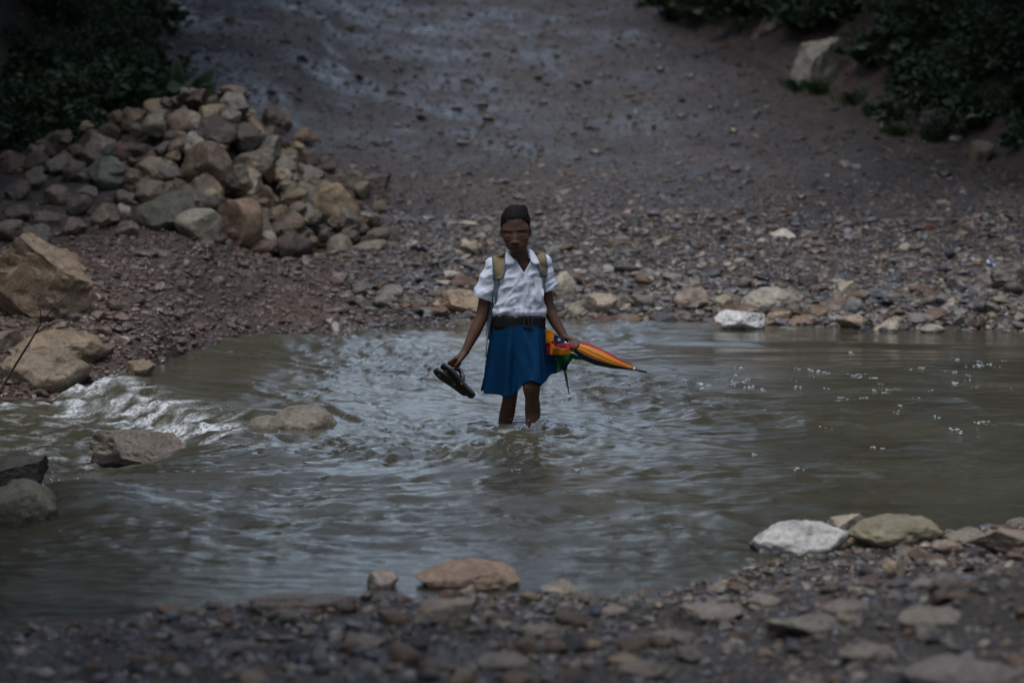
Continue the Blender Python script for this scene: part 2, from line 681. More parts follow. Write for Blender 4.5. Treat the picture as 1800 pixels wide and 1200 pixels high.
# standing waves below the ford and across the near pool
Z += .016 * np.sin((WY - .08 * WX + .25 * perlin(WX * .5, WY * .3, 47)) * 2 * np.pi / .78) * sstep(15.2, 14.0, WY) * sstep(11.8, 12.8, WY) * (.45 + .55 * perlin(WX * .6, WY * .5, 48))
shp = np.clip(1 - 2.4 * np.abs(perlin(ux * 1.1 + wob, uy * 3.3, 67)), 0, 1) ** 2
shp2 = np.clip(1 - 2.6 * np.abs(perlin(ux * 2.3, uy * 5.8 + wob, 68)), 0, 1) ** 2
Z += amp * (.35 + .65 * gust) * (.011 * shp + .005 * shp2)
nearw = sstep(13.8, 11.2, WY)
Z += nearw * (.0045 * (1 - 2 * np.abs(perlin(ux * 5.5, uy * 9, 61))) + .0032 * perlin(ux * 9, uy * 15, 62) + .0016 * perlin(ux * 16, uy * 23, 63)) * (.35 + .65 * gust)
Z += WL(WX, WY)
# boil and chop under the lip
chop = 1.3 * rough_zone * (.030 * np.abs(perlin(WX * 3.2, WY * 4, 50)) + .022 * np.abs(perlin(WX * 7, WY * 9, 51)) + .012 * perlin(WX * 15, WY * 19, 52))
Z += chop
crest = np.exp(-((WX - xl + .24 + .12 * perlin(WX * 2, WY * 2.2, 69)) / .20) ** 2) * sstep(14.1, 14.9, WY)
Z += crest * (.018 + .045 * perlin(WX * 4.5, WY * 5, 53) + .02 * perlin(WX * 12, WY * 13, 54))
# water heaped over sunk stones
for u, v, w, h in ((468, 735, .17, .04), (585, 722, .25, .05), (180, 890, .35, .05), (105, 880, .3, .06)):
    q = at_z(u, v)
    Z += h * np.exp(-((WX - q.x) / w) ** 2 - ((WY - q.y) / (w * 1.1)) ** 2)
# rings and wake about the legs
foam = np.zeros_like(Z)
for u, v in ((886, 757), (935, 757)):
    q = at_z(u, v)
    rr_ = np.hypot(WX - q.x, (WY - q.y))
    Z += .012 * np.sin(rr_ * 2 * np.pi / .13) * np.exp(-rr_ / .28)
    Z += .022 * np.exp(-((rr_ - .075) / .04) ** 2)
    foam += .8 * np.exp(-((rr_ - .09) / .05) ** 2) * (.4 + perlin(WX * 11, WY * 11, 55))
fnz = perlin(WX * 4.5, WY * 6, 56) + .6 * perlin(WX * 11, WY * 14, 57)
foam += np.clip(crest * (.5 + 1.2 * fnz), 0, 1)
foam += np.clip(rough_zone * (fnz * 1.25 - .10), 0, 1) * .9
rock2 = at_z(160, 800)
foam += .7 * np.exp(-((WX - at_z(85, 855).x) / .16) ** 2 - ((WY - at_z(85, 855).y) / .3) ** 2) * (.5 + fnz)
streak = perlin(ux * 1.6, uy * 14, 58)
foam += .5 * np.clip(streak - .52, 0, 1) * gust * (1 - calm_n)
foam = np.clip(foam, 0, 1)
ripple = np.clip(.16 * amp * gust + .3 * rough_zone + .05 + .12 * nearw, 0.04, .6)
nx, ny = len(wx), len(wy)
idx = np.arange(nx * ny).reshape(ny, nx)
F = np.stack([idx[:-1, :-1], idx[:-1, 1:], idx[1:, 1:], idx[1:, :-1]], -1).reshape(-1, 4)
me = mesh_np('river', np.stack([WX, WY, Z], -1).reshape(-1, 3), F)
for nm, arr in (('foam', foam), ('ripple', ripple)):
    a = me.attributes.new(nm, 'FLOAT', 'POINT')
    a.data.foreach_set('value', arr.ravel().astype(np.float32))
river = tag(link('river', me, M_water), kind='structure')


def water_z(x, y):
    i = int(np.clip(np.searchsorted(wx, x), 0, len(wx) - 1))
    j = int(np.clip(np.searchsorted(wy, y), 0, len(wy) - 1))
    return float(Z[j, i])


# ------------------------------------------------------------------ stones
def stone_shape(level, seed, cuts=9, cut=.62, rough=.10):
    rs = np.random.default_rng(seed)
    V = (ICO1, ICO2, ICO3, ICO4, ICO5)[level - 1][0].copy()
    F = (ICO1, ICO2, ICO3, ICO4, ICO5)[level - 1][1]
    for _ in range(cuts):
        n = rs.normal(size=3)
        n /= np.linalg.norm(n)
        d = cut + rs.uniform(-.08, .28)
        s = np.maximum(0, V @ n - d)
        V -= s[:, None] * n[None] * .96
    off = rs.uniform(0, 50, 3)
    for i, v in enumerate(V):
        q = Vector(v * 1.6 + off)
        V[i] *= 1 + rough * noise.noise(q) + rough * .5 * noise.noise(q * 2.7) + rough * .3 * (1 - 2 * abs(noise.noise(q * 5))) + rough * .16 * noise.noise(q * 12)
    lo, hi = V.min(0), V.max(0)
    V = (V - (lo + hi) / 2) / (hi - lo)
    return V, F


def mk_variants(prefix, level, n, seed, sharp=0, **kw):
    out = []
    for i in range(n):
        V, F = stone_shape(level, seed + i, **kw)
        me = mesh_np(prefix, V, F, True)
        me.materials.append(M_rock)
        if sharp:
            me.set_sharp_from_angle(angle=R(sharp))
        out.append(me)
    return out


BOULD = mk_variants('boulder', 5, 9, 100, 24, cuts=13, cut=.50, rough=.15)
ROUND = mk_variants('boulder', 5, 5, 200, cuts=7, cut=.70, rough=.13)
STONE = mk_variants('stone', 4, 18, 300, 42, cuts=9, cut=.57, rough=.15)
COBBLE = mk_variants('cobble', 3, 12, 400, 30, cuts=8, cut=.58, rough=.12)

SMOOTH = mk_variants('boulder', 5, 3, 500, cuts=2, cut=.85, rough=.07)
TAN, CREAM, GREY = (.27, .205, .135), (.42, .37, .29), (.20, .18, .155)
BROWN, REDB, DARK = (.17, .115, .08), (.16, .085, .06), (.045, .045, .048)
GREEN, WHITE, SLATE = (.12, .13, .095), (.55, .53, .50), (.055, .062, .075)
PALETTE = [TAN, CREAM, GREY, BROWN, REDB, GREY, TAN, BROWN, SLATE]


def stone_obj(name, me, P, size, rot, colour, parent=None):
    o = bpy.data.objects.new(name, me)
    col.objects.link(o)
    o.location = P
    o.scale = size
    o.rotation_euler = rot
    o.color = (*colour, 1)
    if parent is not None:
        o.parent = parent
    return o


def boulder(u, v, w, h, colour, label, var=0, lib=None, rz=0.0, tilt=0.0, deep=.85, name='boulder', sink=.3, group=None, fn=H):
    """u, v: middle of what shows, w, h: its size in photo pixels; it stands where its foot meets ground or river bed"""
    g = hit(u, v + h * .5, fn)
    k = g.y / FPX
    W, HT = w * k, h * k
    D = W * deep
    full = HT * (1 + sink)
    z = g.z - sink * HT
    o = stone_obj(name, (lib or BOULD)[var % len(lib or BOULD)], (g.x, g.y + D * .38, z + full * .5), (W, D, full), (0, tilt, rz), colour)
    tag(o, label, 'rock', group)
    return o


boulder(45, 487, 215, 150, (.25, .185, .125), 'huge flat-topped tan boulder on the brown bank near the stone heap', 0, rz=.2, tilt=.08)
boulder(95, 618, 175, 72, (.24, .185, .125), 'long tan rock lying uphill of the rounded boulder at the foot of the brown bank', 1, lib=ROUND, rz=.3)
boulder(72, 650, 165, 78, (.22, .175, .125), 'rounded brown boulder at the edge of the rapid under the bare twig', 2, lib=ROUND)
boulder(5, 600, 60, 40, (.17, .13, .10), 'brown rock tucked beside the long tan rock at the foot of the bank', 3)
boulder(245, 650, 55, 32, (.26, .20, .13), 'small yellowish rough rock on the shore at the top of the rapid', 4)
boulder(190, 668, 34, 18, (.27, .20, .14), 'small tan rock on the shore just above the white water', 5)
boulder(530, 735, 122, 36, (.21, .19, .15), 'smooth beige rock with water sliding over it, beside the white crest', 0, lib=SMOOTH, sink=1.2, deep=1.1)
boulder(466, 745, 78, 22, (.17, .165, .12), 'small olive dome-shaped wet rock touching the smooth beige rock in the rapid', 1, lib=SMOOTH, sink=1.2, deep=1.1)
boulder(243, 792, 190, 66, (.20, .165, .135), 'angular wedge-shaped brown rock standing out of the stream', 6, rz=.1, tilt=.12, sink=.5)
boulder(22, 832, 120, 62, (.065, .052, .045), 'wet dark brown rock in the rapid above the olive boulder', 7, sink=.5)
boulder(28, 884, 135, 76, (.17, .155, .11), 'rounded olive boulder in the rapid under the wet dark rock', 3, lib=ROUND, sink=.5)
boulder(1304, 562, 92, 34, (.60, .60, .60), 'whitest rock at the waterline, just below the grey dome rock', 4, lib=ROUND, tilt=-.1, sink=.5)
boulder(1356, 530, 108, 48, (.34, .31, .265), 'large grey dome rock on the shore just uphill of the whitest rock', 1, lib=ROUND)
boulder(1216, 525, 62, 38, (.30, .25, .20), 'round brownish rock on the shore below the track beside a cream cobble', 0, lib=ROUND)
boulder(1273, 530, 34, 24, (.42, .37, .28), 'small cream cobble between round brown rock and grey dome rock', 2, lib=ROUND)
boulder(1486, 512, 48, 36, (.40, .35, .27), 'pointed cream rock uphill of the waterline below the track cobbles', 3)
boulder(1568, 570, 62, 26, (.42, .38, .31), 'cream rock with a dark crack at the waterline below the track', 5)
boulder(1500, 566, 62, 26, (.36, .29, .22), 'lumpy tan rock at the waterline below the track beside the cracked cream rock', 8)
boulder(1370, 558, 46, 22, (.33, .25, .18), 'small brown rock touching the whitest rock at the waterline below the track', 7)
boulder(1420, 562, 80, 16, (.24, .165, .12), 'low reddish brown slab at the waterline below the track', 2, sink=.5)
boulder(1640, 578, 46, 14, (.36, .33, .28), 'low pale rock half under water at the end of the cobbles below the track', 1, lib=ROUND, sink=.5)
boulder(990, 502, 46, 50, (.42, .385, .31), 'tall cream rock on the shore below the track, taller than its neighbours', 3, lib=ROUND)
boulder(1058, 535, 60, 38, (.33, .285, .225), 'double-humped tan rock on the shore below the track', 4)
boulder(1012, 545, 34, 28, (.36, .32, .25), 'small cream rock between the tall cream rock and the water', 2, lib=ROUND)
boulder(808, 530, 76, 44, (.34, .26, .18), 'broad low tan rock on the shore below the track, at the water', 6)
boulder(828, 437, 42, 28, (.40, .355, .28), 'cream rock on the gravel slope uphill of the broad low tan rock', 8)
boulder(1376, 410, 46, 16, (.52, .50, .46), 'flat white stone lying alone on the gravel slope', 2)
boulder(1775, 486, 64, 48, (.165, .15, .135), 'grey block-shaped boulder on the dark bank with a scrap of litter', 1, sink=.3)
boulder(1444, 112, 108, 92, (.34, .325, .28), 'big grey boulder among the weeds beside the track', 3, sink=.25, deep=.8)
boulder(1727, 266, 46, 38, (.16, .13, .10), 'brown rock at the foot of the weedy bank', 4)
boulder(1683, 244, 28, 13, (.30, .29, .27), 'small pale stone beside the brown rock at the weedy bank', 1, lib=ROUND)
boulder(655, 318, 64, 26, (.17, .12, .11), 'low reddish slab on the track beside the stone heap', 7, sink=.5)
boulder(668, 364, 26, 26, (.17, .135, .10), 'small round brown stone lying apart at the end of the stone heap', 0, lib=ROUND)
boulder(1662, 215, 90, 50, (.09, .09, .09), 'dark grey rock half buried in weeds on the bank', 6)
boulder(1352, 42, 74, 34, (.24, .19, .15), 'slanting brown slab among the weeds above the big grey boulder', 5, tilt=-.45)
# near shore
boulder(822, 1016, 188, 46, (.35, .245, .17), 'long orange-tan rock standing in the shallows opposite the track', 3, lib=ROUND, sink=.6)
boulder(815, 1031, 92, 24, (.46, .37, .29), 'pale low rock against the long orange-tan rock', 5, sink=.5, deep=.5)
boulder(672, 1022, 58, 34, (.42, .35, .29), 'small upright pale pinkish rock in the shallows near the orange-tan rock', 4, sink=.5)
boulder(987, 1032, 76, 22, (.42, .36, .29), 'low flat cream rock in the shallows near the orange-tan rock', 2, sink=.5)
boulder(1412, 948, 182, 54, (.52, .52, .51), 'large white rock at the waterline opposite the track', 2, lib=ROUND, tilt=-.08, sink=.5)
boulder(1487, 922, 84, 34, (.36, .31, .25), 'tan rock wedged between the large white rock and the water', 3, sink=.6)
boulder(1580, 936, 172, 50, (.25, .225, .15), 'wide olive dome rock beside the large white rock', 1, lib=ROUND, sink=.5)
boulder(1706, 942, 86, 26, (.25, .215, .17), 'flat brown rock beside the olive dome rock', 2)
boulder(1770, 952, 130, 44, (.30, .235, .185), 'broad pinkish tan rock past the flat brown rock', 0)
boulder(1668, 962, 56, 22, (.30, .23, .17), 'small tan rock on the gravel against the flat brown rock', 3, lib=ROUND)
boulder(1572, 1000, 42, 34, (.36, .28, .20), 'egg-shaped tan cobble standing on the gravel opposite the track', 4, lib=ROUND)
boulder(1265, 1031, 52, 24, (.38, .33, .27), 'small cream rock at the tip of the gravel opposite the track spit', 5)
boulder(784, 1076, 116, 44, (.32, .26, .20), 'lumpy pale rock half buried in the gravel opposite the track', 7)
boulder(1250, 1082, 130, 26, (.26, .22, .185), 'flat grey-brown slab in the gravel opposite the track', 4, sink=.5)
boulder(520, 1068, 180, 34, (.22, .18, .155), 'long muddy rock at the edge of the shallows opposite the track', 1, sink=.5)
boulder(1420, 1102, 150, 34, (.25, .225, .19), 'low grey rock below the gravel opposite the track crest', 8, sink=.5)
boulder(1700, 1190, 230, 40, (.24, .21, .19), 'smooth grey slab in the gravel farthest from the water', 2, lib=ROUND, sink=.6)

for u, v, w, h, vv, c in ((1490, 1070, 90, 22, 1, .9), (1345, 1056, 64, 18, 2, 1.1), (1640, 1090, 120, 26, 0, .8), (1180, 1120, 70, 20, 3, .9), (950, 1112, 80, 20, 4, .85),
                          (640, 1128, 76, 22, 2, .8), (1080, 1075, 54, 16, 1, 1.0), (1530, 1150, 110, 26, 3, .8), (880, 1165, 90, 24, 0, .8), (420, 1140, 80, 20, 4, .7), (1130, 1178, 100, 26, 2, .8)):
    boulder(u, v, w, h, (.30 * c, .255 * c, .21 * c), 'pale flat-topped stone embedded in the muddy gravel opposite the track', vv, lib=ROUND, sink=.5, group='pale stones in the muddy gravel')
# ------------------------------------------------------------------ heap of stones
pile_base = Vector((-3.0, 23.3, float(H(-3.0, 23.3))))
heap = tag(empty('stone_heap', pile_base), 'heap of loose tan, grey and brown stones beside the gravel track', 'stone heap')
MAIN = [  # u, v, w, h, colour (photo)
    (585, 357, 88, 82, (.30, .225, .13)), (505, 385, 72, 62, (.24, .175, .115)), (415, 385, 108, 86, (.24, .16, .105)),
    (350, 415, 80, 60, (.33, .30, .225)), (285, 393, 108, 66, (.13, .13, .095)), (365, 290, 92, 90, (.165, .12, .085)),
    (425, 315, 68, 62, (.20, .16, .105)), (425, 415, 56, 50, (.22, .17, .12)), (471, 420, 36, 32, (.34, .29, .24)),
    (376, 198, 50, 38, (.30, .23, .15)), (405, 207, 40, 32, (.20, .18, .14)), (388, 236, 56, 42, (.14, .11, .08)),
    (430, 238, 48, 52, (.085, .07, .055)), (342, 250, 42, 46, (.32, .30, .25)), (478, 218, 46, 40, (.11, .085, .065)),
    (475, 235, 34, 30, (.085, .07, .06)), (500, 222, 26, 38, (.22, .18, .14)), (533, 248, 52, 28, (.24, .165, .10)),
    (497, 305, 36, 26, (.34, .28, .18)), (515, 335, 50, 40, (.26, .20, .12)), (462, 345, 34, 46, (.15, .11, .08)),
    (465, 300, 44, 36, (.13, .08, .065)), (455, 275, 52, 34, (.26, .23, .17)), (520, 270, 34, 24, (.34, .28, .18)),
    (185, 315, 72, 62, (.125, .145, .115)), (222, 268, 46, 46, (.13, .065, .05)), (268, 298, 66, 48, (.28, .22, .15)),
    (295, 340, 46, 46, (.22, .16, .115)), (335, 350, 60, 36, (.23, .165, .11)), (360, 342, 44, 28, (.33, .28, .20)),
    (265, 345, 60, 42, (.22, .18, .12)), (185, 395, 50, 46, (.20, .15, .11)), (215, 383, 28, 30, (.33, .30, .25)),
    (310, 258, 32, 32, (.26, .21, .15)), (300, 303, 42, 26, (.15, .13, .115)), (250, 330, 36, 40, (.27, .21, .14)),
    (545, 290, 40, 34, (.15, .12, .095)), (575, 300, 38, 32, (.12, .09, .075)), (610, 325, 56, 34, (.24, .20, .14)),
    (637, 345, 32, 34, (.22, .185, .13)), (98, 287, 40, 30, (.24, .22, .19)), (65, 283, 44, 42, (.12, .085, .065)),
    (170, 275, 60, 46, (.15, .11, .085)), (130, 300, 44, 44, (.14, .11, .085)), (100, 355, 50, 36, (.17, .13, .10)),
    (140, 375, 44, 44, (.13, .105, .09)), (60, 330, 46, 36, (.13, .11, .09)), (30, 345, 46, 36, (.12, .09, .07)),
    (80, 395, 50, 28, (.16, .125, .095)), (130, 410, 44, 36, (.19, .15, .12)), (215, 355, 44, 26, (.18, .135, .10)),
    (150, 352, 40, 32, (.21, .175, .14)), (30, 385, 50, 34, (.12, .10, .085)), (330, 215, 34, 26, (.18, .15, .12)),
    (437, 198, 28, 16, (.33, .27, .18)), (570, 402, 26, 20, (.05, .045, .045)), (440, 290, 40, 18, (.33, .28, .2)),
    (20, 418, 60, 40, (.17, .13, .10)), (60, 420, 50, 36, (.15, .13, .11)), (225, 412, 40, 30, (.22, .165, .13)),
]
rs = random.Random(5)
n_stone = 0
for i, (u, v, w, h, c) in enumerate(MAIN):
    g = hit(u, v + h * .12, HM)
    k = g.y / FPX
    W, HT = w * k * 1.06, h * k * 1.08
    D = (W + HT) * .48
    mc = sum(c) / 3
    fl = rs.uniform(.9, 1.15)
    wm = (mc * 1.14, mc * .98, mc * .80)
    c2 = tuple((x * .8 + y_ * .2) * fl for x, y_ in zip(c, wm))
    o = stone_obj('stone', STONE[i % len(STONE)], Vector((g.x, g.y + D * .12, max(g.z + .03 * HT, float(H(g.x, g.y)) + .36 * HT))) - pile_base, (W, D, HT),
                  (rs.uniform(-.15, .15), rs.uniform(-.25, .25), rs.uniform(-.4, .4)), c2, heap)
    n_stone += 1
# the small stones that fill the heap
tries = 0
while n_stone < 285 and tries < 6000:
    tries += 1
    x = rs.uniform(-6.0, -.8)
    y = rs.uniform(21.75, 24.0)
    m = float(mound(x, y))
    if m <= .02 or (m < .12 and rs.random() < .6):
        continue
    s = rs.choice([.11, .13, .16, .2, .24, .27]) * rs.uniform(.8, 1.15)
    z = float(H(x, y)) + m - s * rs.uniform(.15, .4)
    c = rs.choice([TAN, GREY, BROWN, GREY, TAN, (.24, .20, .15), (.15, .12, .10), (.33, .29, .22)])
    fl = rs.uniform(.38, 1.0)
    c = tuple(q * fl for q in c)
    stone_obj('stone', STONE[rs.randrange(len(STONE))], Vector((x, y, z)) - pile_base,
              (s * rs.uniform(.9, 1.4), s * rs.uniform(.8, 1.2), s * rs.uniform(.6, 1.0)),
              (rs.uniform(-.5, .5), rs.uniform(-.5, .5), rs.uniform(0, 6.3)), c, heap)
    n_stone += 1
# rubble core under the stones
cx = np.arange(-6.2, -.4, .08)
cy = np.arange(21.2, 25.8, .08)
CX, CY = np.meshgrid(cx, cy)
CZ = H(CX, CY) + mound(CX, CY) - .19 + .04 * perlin(CX * 6, CY * 6, 70)
idx = np.arange(CX.size).reshape(CX.shape)
F = np.stack([idx[:-1, :-1], idx[:-1, 1:], idx[1:, 1:], idx[1:, :-1]], -1).reshape(-1, 4)
core = link('rubble_core', mesh_np('rubble_core', np.stack([CX, CY, CZ], -1).reshape(-1, 3), F, True,
                                   np.tile([.06, .045, .035], (CX.size, 1))), M_ground, heap, pile_base)
tag(core, kind='stuff')

# ------------------------------------------------------------------ gravel and cobbles
def scatter(n, xr, yr, smin, smax, k, keep):
    x = RNG.uniform(*xr, n)
    y = RNG.uniform(*yr, n)
    m = keep(x, y)
    x, y = x[m], y[m]
    s = np.minimum(smax, smin * RNG.random(len(x)) ** (-1.0 / k))
    z = H(x, y)
    u, v = project(np.stack([x, y, z], -1))
    ok = (u > -60) & (u < 1860) & (v > -40) & (v < 1260)
    return x[ok], y[ok], z[ok], s[ok]


def dfar(x, y):
    return y - np.interp(x, FX, FY)


def dnear(x, y):
    return np.interp(x, NX, NY) - y


sets = []
sets.append(('c', *scatter(14000, (-5.5, 5.5), (16.4, 23), .045, .17, 2.6, lambda x, y: (dfar(x, y) > -.25) & (dfar(x, y) < 1.4) & (x > -.9 + .4 * np.sin(y * 5)))))
sets.append(('c', *scatter(20000, (-5.5, 5.5), (16.4, 25), .028, .12, 2.6, lambda x, y: (dfar(x, y) > -.1) & (dfar(x, y) < 4.2) & (mound(x, y) < .02))))
sets.append(('c', *scatter(44000, (-5.5, 5.5), (16.4, 29), .020, .06, 3.2, lambda x, y: (dfar(x, y) > 0) & (dfar(x, y) < 3.2 + 3.5 * RNG.random(len(x))) & (mound(x, y) < .02))))
sets.append(('r', *scatter(30000, (-6.5, 6), (24, 46), .020, .13, 3.0, lambda x, y: (dfar(x, y) > 3.5) & (x < RXf(y) + 1.2) & (x > LXf(y) - .8) & (mound(x, y) < .02))))
sets.append(('n', *scatter(17000, (-2.4, 2.4), (7.4, 12.5), .011, .05, 2.4, lambda x, y: (dnear(x, y) > -.12))))
sets.append(('n', *scatter(700, (-2.4, 2.4), (7.4, 12.5), .04, .10, 3.0, lambda x, y: (dnear(x, y) > -.2))))
pal = np.array([TAN, CREAM, GREY, BROWN, REDB, GREY, GREY, BROWN, SLATE, DARK, (.16, .16, .175), (.22, .20, .20)])
allx, ally, allz, alls, allc, allk = [], [], [], [], [], []
for kind, x, y, z, s in sets:
    w = {'c': [1.1, 1.3, 3, 1.6, .5, 3, 3, 1.5, 1.0, .7, 3, 2.6], 'r': [.6, .35, 3, 2, .8, 3, 3, 2, .5, .5, 3, 2.5],
         'n': [2.0, 1.2, 3, 3.4, .8, 2, 2, 3.4, .6, .9, 1.2, 1.5]}[kind]
    w = np.array(w) / np.sum(w)
    c = pal[RNG.choice(len(pal), len(x), p=w)] * RNG.uniform(.6, 1.1, (len(x), 1)) * (.9 if kind == 'n' else .85)
    red = (sstep(-.7, -1.7, x) * (dfar(x, y) < 6) * (kind == 'c'))[:, None] * .75
    c = c * (1 - red) + red * np.array([.135, .096, .076]) * RNG.uniform(.6, 1.4, (len(x), 1))
    allx.append(x); ally.append(y); allz.append(z); alls.append(s); allc.append(c)
    allk.append(np.full(len(x), {'c': 0, 'r': 1, 'n': 2}[kind]))
SX, SY, SZ, SS, SC, SK = map(np.concatenate, (allx, ally, allz, alls, allc, allk))
pxsize = SS * FPX / SY
order = np.argsort(-pxsize)
big = order[:280]
for j, i in enumerate(big):
    s = SS[i]
    fl = rs.uniform(.5, .8)
    stone_obj('cobble', COBBLE[j % len(COBBLE)], (SX[i], SY[i], SZ[i] + s * fl * .22), (s * rs.uniform(.95, 1.35), s * rs.uniform(.8, 1.1), s * fl),
              (rs.uniform(-.2, .2), rs.uniform(-.2, .2), rs.uniform(0, 6.3)), tuple(SC[i] * 1.1), ground)
rest = order[280:]


def joined_stones(name, ids, level, nvar=14, flat=(.35, .75)):
    Vs, Fs, Cs = [], [], []
    base = 0
    shapes = [stone_shape(level, 600 + q, cuts=7, cut=.5, rough=.16) for q in range(nvar)]
    var = RNG.integers(0, nvar, len(ids))
    for q in range(nvar):
        sel = ids[var == q]
        if not len(sel):
            continue
        V, F = shapes[q]
        n = len(sel)
        s = SS[sel]
        sc = np.stack([s * RNG.uniform(.9, 1.5, n), s * RNG.uniform(.8, 1.1, n), s * RNG.uniform(*flat, n)], -1)
        P = V[None] * sc[:, None, :]
        a = RNG.uniform(0, 2 * np.pi, n)
        t = RNG.normal(0, .25, n)
        ct, st = np.cos(t)[:, None], np.sin(t)[:, None]
        px_, pz_ = P[..., 0] * ct + P[..., 2] * st, -P[..., 0] * st + P[..., 2] * ct
        ca, sa = np.cos(a)[:, None], np.sin(a)[:, None]
        x2, y2 = px_ * ca - P[..., 1] * sa, px_ * sa + P[..., 1] * ca
        W = np.stack([x2 + SX[sel][:, None], y2 + SY[sel][:, None], pz_ + (SZ[sel] + s * .12)[:, None]], -1)
        Vs.append(W.reshape(-1, 3))
        Fs.append((F[None] + (np.arange(n) * len(V))[:, None, None]).reshape(-1, 3) + base)
        Cs.append(np.repeat(SC[sel], len(V), 0))
        base += n * len(V)
    o = link(name, mesh_np(name, np.concatenate(Vs), np.concatenate(Fs), False, np.concatenate(Cs)), M_pebble, ground)
    return tag(o, kind='stuff')


near_big = rest[(pxsize[rest] > 9) & (SK[rest] != 1)]
near_small = rest[(pxsize[rest] <= 9) & (SK[rest] != 1)]
joined_stones('gravel', near_big[:7500], 2)
joined_stones('gravel', np.concatenate([near_small, near_big[7500:]]), 1)
joined_stones('gravel', rest[SK[rest] == 1], 1, flat=(.25, .55))

# ------------------------------------------------------------------ foam on the water
def blob_mesh(name, items, level=2):
    """items: (x, y, z, rx, ry, rz)"""
    V0, F0 = {1: ICO1, 2: ICO2}[level]
    Vs = [V0 * np.array(i[3:6]) + np.array(i[:3]) for i in items]
    Fs = [F0 + k * len(V0) for k in range(len(items))]
    return mesh_np(name, np.concatenate(Vs), np.concatenate(Fs))


items = []
fr = random.Random(3)
spots = [(1428, 651), (1441, 653), (1452, 655), (1485, 658), (1500, 660), (1508, 661), (1520, 659), (1603, 650), (1664, 653), (1676, 654), (1697, 658),
         (1700, 646), (1718, 645), (1724, 639), (1730, 645), (1702, 666), (1680, 674), (1640, 690), (1775, 685), (1480, 702), (1518, 701), (1472, 705),
         (1560, 690), (1545, 691), (1580, 687), (1291, 661), (1316, 669), (1305, 674), (1292, 674), (1400, 648), (1228, 684), (1232, 676), (1206, 680),
         (1200, 673), (1160, 674), (1158, 679), (1495, 620), (1430, 665), (1395, 671), (1680, 763), (1537, 785), (1549, 788), (1720, 755), (1730, 753),
         (1650, 738), (1580, 733), (1161, 637), (975, 670), (985, 670), (1040, 652), (1038, 656), (990, 706), (1000, 705), (1030, 707), (780, 622), (672, 614),
         (660, 620), (790, 702), (846, 703), (808, 700), (1165, 744), (1150, 753), (560, 790), (905, 831), (1035, 820), (1020, 833), (1400, 830), (1325, 800)]
for u, v in spots + [(fr.uniform(1150, 1790), fr.gauss(672, 26)) for _ in range(22)] + [(fr.uniform(600, 1150), fr.uniform(600, 740)) for _ in range(14)]:
    if 840 < u < 980 and v < 760:
        continue
    q = at_z(u, v)
    kf = fr.choice([.5, .7, .8, 1.1])
    for _ in range(fr.randint(2, 7)):
        s = fr.uniform(.003, .009) * kf
        x, y = q.x + fr.gauss(0, .014), q.y + fr.gauss(0, .03)
        items.append((x, y, water_z(x, y) + s * .2, s * fr.uniform(1, 1.6), s * fr.uniform(1, 1.6), s * .75))
tag(link('foam', blob_mesh('foam', items, 1), M_foam), 'white flecks of foam drifting on the brown river', 'foam', kind='stuff')

# flying drops and small bubbles where the water breaks
items = []
for _ in range(70):
    t = fr.random()
    v = 664 + t * 82
    u = np.interp(v, [660, 700, 735, 750], [190, 275, 385, 470]) + fr.gauss(-52, 22)
    q = at_z(u, v, -.06)
    s = fr.choice([.002, .003, .003, .005])
    z = water_z(q.x, q.y) + abs(fr.gauss(0, .022))
    items.append((q.x, q.y, z, s * 1.3, s * 1.3, s))
for _ in range(260):
    u, v = fr.gauss(85, 24), fr.gauss(858, 14)
    q = at_z(u, v, -.06)
    s = fr.choice([.003, .005, .007])
    items.append((q.x, q.y, water_z(q.x, q.y) + abs(fr.gauss(0, .02)), s, s, s))
tag(link('foam', blob_mesh('foam', items, 1), M_foam), 'white broken crest of the small rapid', 'foam', kind='stuff')

# ------------------------------------------------------------------ the child
YP = 14.9


def P(u, v, y=0.0):
    return at_depth(u, v, YP + y)


PX = YP / FPX        # metres per photo pixel at the child
base = Vector((P(905, 757).x, YP, -.2))
person = tag(empty('person', base), 'child in white short-sleeved shirt and blue skirt wading through the river', 'person')


def capsule(bm, p0, r0, p1, r1, lev=2):
    t = bmesh.new()
    for p, r in ((p0, r0), (p1, r1)):
        bmesh.ops.create_icosphere(t, subdivisions=lev, radius=r, matrix=Matrix.Translation(p))
    res = bmesh.ops.convex_hull(t, input=t.verts)
    bmesh.ops.delete(t, geom=[g for g in res['geom_interior'] if isinstance(g, bmesh.types.BMVert)], context='VERTS')
    me = bpy.data.meshes.new('t')
    t.to_mesh(me)
    t.free()
    bm.from_mesh(me)
    bpy.data.meshes.remove(me)


def ellipsoid(bm, c, r, rot=None, lev=3):
    m = Matrix.Translation(c) @ (rot.to_4x4() if rot is not None else Matrix.Identity(4)) @ Matrix.Diagonal((*r, 1))
    bmesh.ops.create_icosphere(bm, subdivisions=lev, radius=1, matrix=m)


def limb(bm, pts):
    for (a, ra), (b_, rb) in zip(pts[:-1], pts[1:]):
        capsule(bm, a, ra, b_, rb)


def rings(bm, rows, seg=40, pw=2.0):
    """rows: (center, half width, half depth) from top to bottom, closed at both ends"""
    prev = None
    first = None
    for c, hw, hd in rows:
        cur = []
        for k in range(seg):
            a = 2 * math.pi * k / seg
            ca, sa = math.cos(a), math.sin(a)
            cur.append(bm.verts.new((c[0] + hw * math.copysign(abs(ca) ** (2 / pw), ca), c[1] + hd * math.copysign(abs(sa) ** (2 / pw), sa), c[2])))
        if prev:
            for k in range(seg):
                q = (k + 1) % seg
                bm.faces.new((prev[k], prev[q], cur[q], cur[k]))
        else:
            first = cur
        prev = cur
    bm.faces.new(first)
    bm.faces.new(prev)


bm = bmesh.new()
